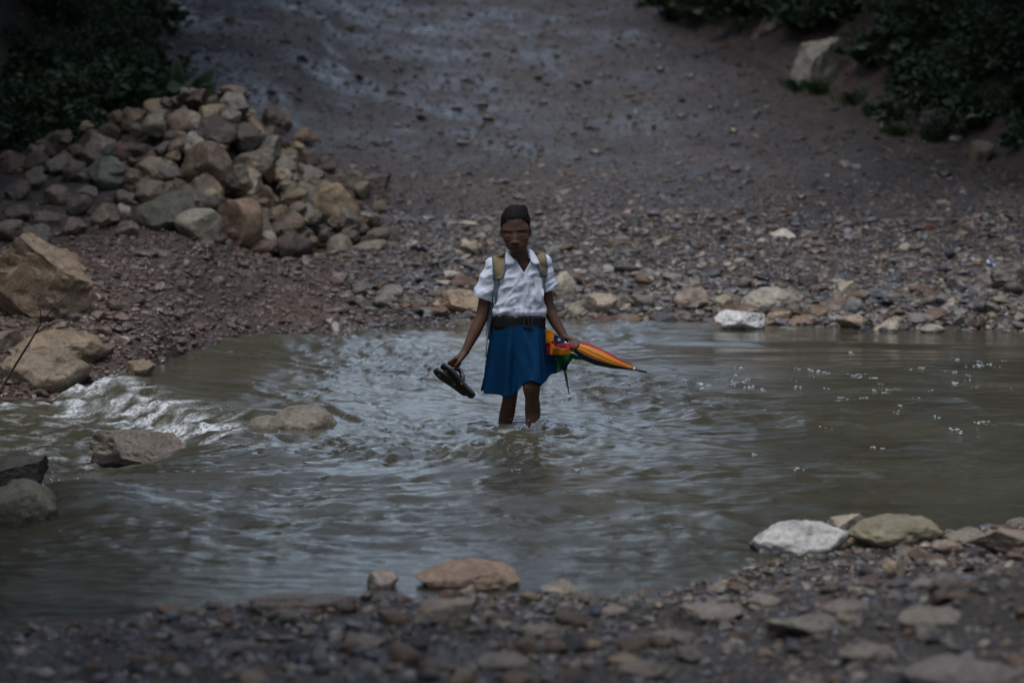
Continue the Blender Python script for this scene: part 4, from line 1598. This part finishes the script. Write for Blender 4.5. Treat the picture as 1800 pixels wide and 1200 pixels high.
for a0, a1, mt, k in secs:
    grid = []
    na, nl = 14, 26
    for i in range(nl):
        t = i / (nl - 1)
        r = np.interp(t, [0, .08, .22, .42, .7, .9, 1], [.020, .027, .042, .044, .029, .014, .009]) * k
        c = G.lerp(TIP0, t)
        sag = Vector((0, 0, -.010 * math.sin(math.pi * t)))
        row = []
        for j in range(na):
            s = j / (na - 1)
            a = R(a0 + (a1 - a0) * s)
            rr3 = r * (1 - .10 * math.sin(math.pi * s * 3 + t * 2) ** 2 * math.sin(math.pi * s) + .05 * math.sin(math.pi * s)) * (1 + .03 * math.sin(9 * t + a0))
            row.append(c + sag + e1 * (math.sin(a) * rr3) + e2 * (math.cos(a) * rr3))
        grid.append(row)
    V = [p[:] for r_ in grid for p in r_]
    F = [(i * na + j, i * na + j + 1, (i + 1) * na + j + 1, (i + 1) * na + j) for i in range(nl - 1) for j in range(na - 1)]
    m0 = bpy.data.meshes.new('panel')
    m0.from_pydata(V, [], F)
    for f in m0.polygons:
        f.use_smooth = True
    m1 = evaluated(m0, [('SOLIDIFY', dict(thickness=.002, offset=0.0))])
    m1.materials.clear()
    link('panel', m1, mt, umb, base)


def slack(name, pts, mat, y0, parent=umb, seed=0, amp_=.018, thick=.002):
    """slack cloth: outline in photo pixels with a depth for each corner"""
    bm = bmesh.new()
    f = bm.faces.new([bm.verts.new(P(u, v, y0 + dy)) for u, v, dy in pts])
    bmesh.ops.triangulate(bm, faces=[f])
    for _ in range(3):
        bmesh.ops.subdivide_edges(bm, edges=bm.edges[:], cuts=1, use_grid_fill=True)
    for v in bm.verts:
        v.co.y += amp_ * math.sin(v.co.x * 55 + v.co.z * 38 + seed) * .6 + amp_ * .5 * math.sin(v.co.x * 95 - v.co.z * 60 + seed * 2)
    m1 = evaluated(bm_mesh(name, bm), [('SMOOTH', dict(factor=.5, iterations=2)), ('SOLIDIFY', dict(thickness=thick, offset=0.0))])
    m1.materials.clear()
    return link(name, m1, mat, parent, base)


slack('panel', [(955, 580, .04), (964, 578, .02), (977, 586, -.01), (973, 600, -.01), (955, 606, .04)], M_orange, -.032, seed=1, amp_=.010)
slack('panel', [(955, 606, .04), (966, 596, .02), (974, 587, -.01), (977, 604, -.02), (972, 625, -.01), (955, 628, .04)], M_red, -.034, seed=2, amp_=.010)
nv = slack('panel', [(973, 586, -.01), (986, 590, -.02), (994, 599, -.03), (989, 606, -.03), (976, 607, -.02)], M_navy, -.036, seed=3, amp_=.003)
slack('panel', [(973, 604, -.01), (988, 603.5, -.02), (1003, 602, -.03), (1009, 611, -.03), (992, 615, -.03), (977, 612, -.02)], M_red, -.040, seed=4, amp_=.006)
slack('panel', [(967, 601, .0), (976, 610, -.02), (992, 613, -.03), (1004, 611, -.03), (1004, 622, -.03), (985, 624.5, -.02), (967, 624, .0)], M_orange, -.044, seed=5, amp_=.008)
slack('panel', [(958, 622, .05), (972, 622, .03), (1002, 620, .0), (1012, 622, -.01), (1000, 640, .01), (990, 651, .02), (974, 658, .03), (960, 648, .05)], M_green, 0, seed=6)
slack('panel', [(985, 645, .02), (996, 626, .01), (1000, 628, .0), (997, 648, .01), (992, 655, .02)], M_navy, -.012, seed=7, amp_=.006)
slack('tie_strap', [(990, 652, .01), (996, 652, .01), (1001, 690, .0), (1001, 695, .0), (999, 690, .0)], M_green, 0, seed=8, amp_=.003)
slack('panel', [(1002, 619, -.02), (1018, 626, -.03), (1030, 632, -.04), (1012, 632, -.02), (1000, 628, -.01)], M_green, .02, seed=9, amp_=.004)
bm = bmesh.new()
sc_ = P(983, 597, -.064)
vs = []
for k in range(10):
    r_ = .0115 if k % 2 == 0 else .0045
    a = math.pi / 2 + k * math.pi / 5 + .25
    vs.append(bm.verts.new(sc_ + Vector((math.cos(a) * r_, .006 * math.cos(a), math.sin(a) * r_))))
bm.faces.new(vs)
st_me = evaluated(bm_mesh('star', bm, False), [('SOLIDIFY', dict(thickness=.0015, offset=0.0))])
st_me.materials.clear()
link('star', st_me, M_white, umb, base)

# ------------------------------------------------------------------ splash about the leading leg
bm = bmesh.new()
q0 = P(935.5, 757, -.10)
sr = random.Random(4)
rows = []
nseg = 48
for i in range(7):
    t = i / 6
    ring = []
    for k in range(nseg):
        a = 2 * math.pi * k / nseg
        hgt = (.050 + .026 * math.cos(a + .5) + .014 * math.sin(a * 5 + 1) + .012 * math.sin(a * 11) + .008 * math.sin(a * 19)) * t
        r_ = .046 + .026 * t ** 1.5 + .005 * math.sin(a * 9 + t * 4) + .003 * math.sin(a * 17)
        ring.append(bm.verts.new((q0.x + r_ * math.cos(a), q0.y + r_ * math.sin(a), -.01 + max(0, hgt))))
    rows.append(ring)
for p0, p1 in zip(rows[:-1], rows[1:]):
    for k in range(nseg):
        q = (k + 1) % nseg
        bm.faces.new((p0[k], p0[q], p1[q], p1[k]))
m1 = evaluated(bm_mesh('splash', bm), [('SOLIDIFY', dict(thickness=.004, offset=0.0)), ('SUBSURF', dict(levels=1))])
m1.materials.clear()
splash = tag(link('splash', m1, M_splash), 'clear splash of water thrown up round the leading shin', 'splash', kind='stuff')
items = []
for _ in range(110):
    a = sr.uniform(0, 6.28)
    r_ = abs(sr.gauss(.07, .045))
    s = sr.choice([.0012, .0016, .0022, .003])
    r_ = max(r_, .062)
    items.append((q0.x + r_ * math.cos(a), q0.y + r_ * math.sin(a), max(0.0, sr.gauss(.025, .03)), s, s, s * sr.uniform(1, 1.8)))
for _ in range(60):
    s = sr.choice([.0015, .002, .003])
    x, y = P(sr.uniform(835, 868), 740, 0).x, YP + sr.gauss(.05, .12)
    items.append((x, y, water_z(x, y) + abs(sr.gauss(0, .01)), s * 1.4, s * 1.4, s))
o = link('drops', blob_mesh('drops', items, 1), M_foam, splash)
tag(o, kind='stuff')

# ------------------------------------------------------------------ twig, litter
tw = P(-70, 800, .35)
tw.z = float(H(tw.x, tw.y)) - .02
twig = tag(empty('bare_twig', tw), 'thin bare dark twig leaning over the rapid', 'twig')
Yt = .75
tube('stem', [tw, P(-30, 735, .5), P(0, 688, Yt), P(28, 640, Yt), P(52, 602, Yt), P(74, 565, Yt), P(95, 540, Yt), P(122, 514, Yt)], [.011, .009, .0075, .0065, .0055, .0042, .003, .0018], M_twig, twig, tw, 6)
tube('side_shoot', [P(62, 586, Yt), P(82, 573, Yt), P(105, 564, Yt), P(131, 563, Yt)], [.004, .0032, .0025, .0015], M_twig, twig, tw, 6)
tube('side_shoot', [P(73, 567, Yt), P(71, 545, Yt), P(66, 525, Yt)], [.003, .0024, .0014], M_twig, twig, tw, 6)

lp = hit(1748, 470)
bl = bpy.data.objects
lit = tag(empty('litter', lp), 'scrap of blue and white plastic wrapper stuck up beside the grey block-shaped boulder', 'litter')
k = lp.y / FPX
for nm, dx0, dx1, mt in (('wrapper', -14, 4, M_litter), ('print_band', -9, -4, M_litter2)):
    pts = []
    for t in np.linspace(0, 1, 6):
        dx = dx0 + (dx1 - dx0) * t
        pts.append(lp + Vector((dx * k, .0 - (.003 if nm == 'print_band' else 0), (-dx * .62 + 2) * k)))
    bm = bmesh.new()
    pr = None
    for i, p_ in enumerate(pts):
        cur = [bm.verts.new(p_ + Vector((.4, 0, .8)).normalized() * (3.0 * k) + Vector((0, .004 * math.sin(i), 0))), bm.verts.new(p_ - Vector((.4, 0, .8)).normalized() * (2.4 * k))]
        if pr:
            bm.faces.new((pr[0], pr[1], cur[1], cur[0]))
        pr = cur
    m1 = evaluated(bm_mesh(nm, bm), [('SOLIDIFY', dict(thickness=.004, offset=0.0))])
    m1.materials.clear()
    link(nm, m1, mt, lit, lp)

# ------------------------------------------------------------------ vegetation
def leaves_np(C, size, rs_, up=.35):
    """bent leaf cards: 2 quads each"""
    n = len(C)
    d = rs_.normal(size=(n, 3))
    d[:, 2] *= .6
    d /= np.linalg.norm(d, axis=1)[:, None]
    nn = rs_.normal(size=(n, 3))
    nn[:, 2] += up * 3
    s = np.cross(d, nn)
    s /= np.linalg.norm(s, axis=1)[:, None] + 1e-9
    nn = np.cross(s, d)
    L = size * rs_.uniform(.7, 1.4, n)[:, None]
    W = L * .28
    p0 = C
    p1 = C + d * L * .5 + nn * L * .06
    p2 = C + d * L
    V = np.stack([p0, p1 + s * W, p2 - nn * L * .1, p1 - s * W], 1).reshape(-1, 3)
    F = np.arange(4 * n).reshape(n, 4)
    return V, F


def crown_points(n, blobs, rs_):
    out = []
    w = np.array([b_[3] ** 2 for b_ in blobs])
    w = w / w.sum()
    for b_, q in zip(blobs, w):
        m = max(1, int(n * q))
        d = rs_.normal(size=(m, 3))
        d /= np.linalg.norm(d, axis=1)[:, None]
        r = b_[3] * (rs_.random(m) ** .45)
        out.append(np.array(b_[:3]) + d * r[:, None] * np.array([1, 1, .75]))
    return np.concatenate(out)


def make_tree(seed, height, nleaf):
    rs_ = np.random.default_rng(seed)
    Vt, Ft = [], []

    def add(path, rad, seg):
        v, f = tube_np(path, rad, seg)
        k0 = len(Vt)
        Vt.extend([q[:] for q in v])
        Ft.extend([tuple(i + k0 for i in q) for q in f])
    top = Vector((rs_.normal() * .5, rs_.normal() * .5, height * .62))
    add([Vector((0, 0, -.8)), Vector((0, 0, .3)), top * .5 + Vector((.2, .1, 0)), top], [.30, .24, .17, .10], 9)
    blobs = []
    for i in range(9):
        a = i * 2.4 + rs_.uniform(-.4, .4)
        z0 = height * rs_.uniform(.28, .58)
        st = Vector((0, 0, 0)).lerp(top, z0 / top.z)
        ln = height * rs_.uniform(.20, .36)
        en = st + Vector((math.cos(a) * ln, math.sin(a) * ln, ln * rs_.uniform(.35, .9)))
        add([st, st.lerp(en, .5) + Vector((0, 0, .15)), en], [.09, .06, .025], 6)
        blobs.append((en.x, en.y, en.z, height * rs_.uniform(.11, .17)))
        m = st.lerp(en, .6)
        blobs.append((m.x, m.y, m.z + .3, height * rs_.uniform(.07, .12)))
    blobs.append((top.x, top.y, top.z + height * .15, height * .18))
    C = crown_points(nleaf, blobs, rs_)
    V, F = leaves_np(C, .26, rs_)
    tm = bpy.data.meshes.new('trunk')
    tm.from_pydata(Vt, [], Ft)
    for f in tm.polygons:
        f.use_smooth = True
    tm.materials.append(M_bark)
    cm = mesh_np('crown', V, F, False)
    cm.materials.append(M_leaf)
    return tm, cm


TREES = [make_tree(900 + i, 11, 15000) for i in range(3)]


def make_bush(seed, nleaf, size, tall):
    rs_ = np.random.default_rng(seed)
    blobs = [(rs_.normal() * .42, rs_.normal() * .35, .15 + abs(rs_.normal()) * .3 * tall, rs_.uniform(.12, .38)) for _ in range(11)]
    C = crown_points(nleaf, blobs, rs_)
    C[:, 2] = np.abs(C[:, 2])
    V, F = leaves_np(C, size, rs_, .2)
    cm = mesh_np('foliage', V, F, False)
    cm.materials.append(M_leaf2)
    Vt, Ft = [], []
    for b_ in blobs:
        tip = (b_[0] * 1.25, b_[1] * 1.25, b_[2] + b_[3] * 1.25)
        v, f = tube_np([(b_[0] * .2, b_[1] * .2, -.25), (b_[0] * .6, b_[1] * .6, b_[2] * .6), (b_[0], b_[1], b_[2]), tip], [.016, .012, .008, .003], 5)
        k0 = len(Vt)
        Vt.extend([q[:] for q in v])
        Ft.extend([tuple(i + k0 for i in q) for q in f])
    tm = bpy.data.meshes.new('stem')
    tm.from_pydata(Vt, [], Ft)
    tm.materials.append(M_bark)
    return tm, cm


BUSHES = [make_bush(950, 2200, .055, 1.0), make_bush(951, 1500, .10, 1.4), make_bush(952, 700, .20, 1.1), make_bush(953, 380, .34, 1.6), make_bush(954, 1300, .075, 2.0)]
BUSHWORD = ['small-leaved low', 'rounded medium-leaved', 'loose large-leaved', 'sparse broad-leaved', 'tall straggly']


def plant(name, parts, pnames, x, y, s, rz, label, cat, group, sink=0.0):
    root = tag(empty(name, (x, y, float(H(x, y)) - sink)), label, cat, group)
    root.rotation_euler = (0, 0, rz)
    root.scale = (s, s, s)
    for me, nm in zip(parts, pnames):
        o = bpy.data.objects.new(nm, me)
        col.objects.link(o)
        o.parent = root
    return root


vr = random.Random(21)
ntree = 0
for y in np.arange(3.0, 50, 3.4):
    for side in (-1, 1):
        for row in (0, 1):
            e_ = float(RXf(y)) if side > 0 else float(LXf(y))
            x = e_ + side * (3.2 + row * 4.6 + vr.uniform(-.5, 1.0))
            yy = y + vr.uniform(-1.2, 1.2)
            if 8.5 < yy < 22.5 and abs(x) < 9.5 and dfar(np.array([x]), np.array([yy]))[0] < 1.2 and dnear(np.array([x]), np.array([yy]))[0] < 1.0:
                continue
            if 8.0 < yy < 23 and float(H(x, yy)) < .15:
                continue
            plant('forest_tree', TREES[ntree % 3], ('trunk', 'crown'), x, yy, vr.uniform(.8, 1.15), vr.uniform(0, 6.3),
                  'tall leafy tree on the dark bank above the %s side of the track' % ('boulder' if side > 0 else 'stone heap'), 'tree',
                  'trees on the bank %s' % ('above the big grey boulder' if side > 0 else 'behind the stone heap'))
            ntree += 1
for x, y, sc_t in ((-3.6, 7.2, .95), (-2.6, 2.0, .9), (2.8, .5, .95), (-6.8, 10.2, .9), (6.6, 8.2, .9)):  # unseen trees, added to shade the near bank
    plant('added_shade_tree', TREES[ntree % 3], ('trunk', 'crown'), x, y, sc_t, vr.uniform(0, 6.3),
          'unseen leafy tree added opposite the track to shade the gravel', 'tree', 'unseen trees added to shade the bank opposite the track')
    ntree += 1
for x, y, sc_t in [(x, 52 + 3.5 * math.sin(x * 1.3) + (6 if i % 2 else 0), 1.0 + .15 * math.sin(x * 3)) for i, x in enumerate(np.arange(-22, 24, 2.6)) if not -6.5 < x < 6.0]:
    plant('hilltop_tree', TREES[ntree % 3], ('trunk', 'crown'), float(x), float(y), sc_t, vr.uniform(0, 6.3),
          'leafy tree in the wood at the top of the hill above the track', 'tree', 'trees of the hilltop wood')
    ntree += 1
for x, y, sc_t in ((-6.3, 20.6, .8), (-6.4, 24.6, .85), (-5.9, 29.0, .85), (-6.3, 33.5, .9), (-5.9, 38.5, 1.0), (-6.6, 43.5, 1.05), (-5.6, 47.0, 1.0), (-5.2, 27.0, .62), (-4.9, 31.0, .65), (-5.0, 36.0, .65), (5.3, 30.0, .62), (4.6, 34.0, .65), (3.7, 38.0, .65), (5.6, 26.5, .6), (6.5, 24.2, .85), (6.2, 28.5, .85), (5.6, 33.0, .85), (4.6, 37.5, .8)):  # trees added so their crowns darken the banks and the water's reflections
    plant('forest_tree', TREES[ntree % 3], ('trunk', 'crown'), x, y, sc_t, vr.uniform(0, 6.3),
          'tall leafy tree added to shade the edge of the %s bank' % ('boulder' if x > 0 else 'stone heap'), 'tree', 'trees added to shade the %s bank' % ('boulder' if x > 0 else 'stone heap'))
    ntree += 1
nb = 0


def bush_at(u, v, sc, where):
    global nb
    g = hit(u, v)
    q = nb % 5
    plant('bush', BUSHES[q], ('stem', 'foliage'), g.x, g.y, sc, vr.uniform(0, 6.3), 'dark %s bush on the bank %s' % (BUSHWORD[q], where), 'bush',
          '%s bushes on the bank %s' % (BUSHWORD[q], where), .05)
    nb += 1


for i in range(95):                                   # right bank, above the line of the track's edge
    u = vr.uniform(1180, 1840)
    edge_v = np.interp(u, [1180, 1300, 1400, 1500, 1600, 1700, 1840], [12, 52, 85, 175, 215, 245, 300])
    v = vr.uniform(-25, edge_v)
    if 1350 < u < 1530 and v > 50:
        v = 50 - vr.uniform(0, 50)
    bush_at(u, v, vr.uniform(.28, .68), 'around the big grey boulder')
for i in range(85):                                   # left bank behind the heap
    v = vr.uniform(-30, 265)
    lim = np.interp(v, [-30, 60, 140, 200, 265], [215, 235, 270, 225, 100])
    u = lim - abs(vr.gauss(0, 95))
    bush_at(u, v, vr.uniform(.25, .65), 'behind the stone heap')


def tuft(u, v, hpx, label, n=70, group=None):
    g = hit(u, v)
    k = g.y / FPX
    rs_ = np.random.default_rng(int(u * 7 + v))
    V, F = [], []
    for i in range(n):
        a = rs_.uniform(0, 6.28)
        r = abs(rs_.normal()) * hpx * k * .45
        b0 = g + Vector((math.cos(a) * r, math.sin(a) * r * .8, -.01))
        b0.z = float(H(b0.x, b0.y)) - .01
        hh = hpx * k * rs_.uniform(.5, 1.2)
        ln = Vector((math.cos(a), math.sin(a), 0)) * hh * rs_.uniform(.2, .8)
        w_ = Vector((-math.sin(a), math.cos(a), 0)) * .006
        k0 = len(V)
        V += [(b0 - w_)[:], (b0 + w_)[:], (b0 + ln * .4 + w_ * .8 + Vector((0, 0, hh * .7)))[:], (b0 + ln + Vector((0, 0, hh)))[:]]
        F.append((k0, k0 + 1, k0 + 2, k0 + 3))
    return tag(link('grass_tuft', mesh_np('grass_tuft', np.array(V), np.array(F), False), M_grass, None, g), label, 'grass', group)


tuft(303, 484, 9, 'small green grass tuft on the reddish bare bank', 60)
tuft(1185, 38, 24, 'bright green grass tuft at the upper edge of the track', 130)
tuft(1130, 14, 16, 'small grass tuft at the top of the track', 60)
for u, v, hp in ((1440, 165, 26), (1500, 185, 26), (1540, 205, 24), (1400, 160, 22), (1580, 240, 22), (1640, 250, 20)):
    tuft(u, v, hp, 'dark grass tuft at the foot of the big grey boulder\'s bank', 110, 'weeds along the boulder bank')
for u, v, hp in ((300, 130, 22), (260, 160, 26), (220, 205, 26), (190, 225, 22), (300, 60, 20)):
    tuft(u, v, hp, 'dark grass tuft on the bank behind the stone heap', 110, 'weeds behind the stone heap')

# broad-leaved plant behind the heap
g = hit(320, 178)
bp = tag(empty('broadleaf_plant', g), 'dark broad-leaved plant with one pale leaf behind the stone heap', 'plant')
k = g.y / FPX


def broad(du, dv, len_u, len_v, wid, mat, cup=.25):
    a = g + Vector((du * k, 0, -dv * k))
    b_ = a + Vector((len_u * k, -.08, -len_v * k))
    axl = (b_ - a)
    sd = axl.cross(Vector((0, 1, .25))).normalized()
    V, F = [], []
    for i, t in enumerate(np.linspace(0, 1, 9)):
        w_ = wid * k * math.sin(math.pi * min(1, t * .94 + .05)) ** .8
        c = a.lerp(b_, t) + Vector((0, -.05 * math.sin(math.pi * t), 0))
        for s in (-1, -.5, 0, .5, 1):
            V.append((c + sd * (w_ * s) + Vector((0, -cup * w_ * abs(s), 0)))[:])
    F = [(i * 5 + j, i * 5 + j + 1, (i + 1) * 5 + j + 1, (i + 1) * 5 + j) for i in range(8) for j in range(4)]
    m0 = bpy.data.meshes.new('leaf')
    m0.from_pydata(V, [], F)
    for f in m0.polygons:
        f.use_smooth = True
    m1 = evaluated(m0, [('SOLIDIFY', dict(thickness=.004, offset=0.0))])
    m1.materials.clear()
    return link('leaf', m1, mat, bp, g)


for a_ in ((-20, 0, -34, -26, 13), (-8, 0, 0, -78, 15), (2, 0, 12, -30, 16), (10, 0, 50, -58, 13), (16, 0, 46, -30, 15), (-12, 0, -40, -8, 14), (30, 2, 22, -14, 13), (-20, 0, -60, -40, 11)):
    broad(*a_, M_leaf2)
o = broad(8, 4, 36, -20, 7, M_pale_leaf)
tag(o, 'pale yellowish long leaf')
tube('stem', [g + Vector((0, 0, -.1)), g + Vector((-.02, 0, .12)), g + Vector((-.04, 0, .3))], [.02, .015, .006], M_bark, bp, g, 7)
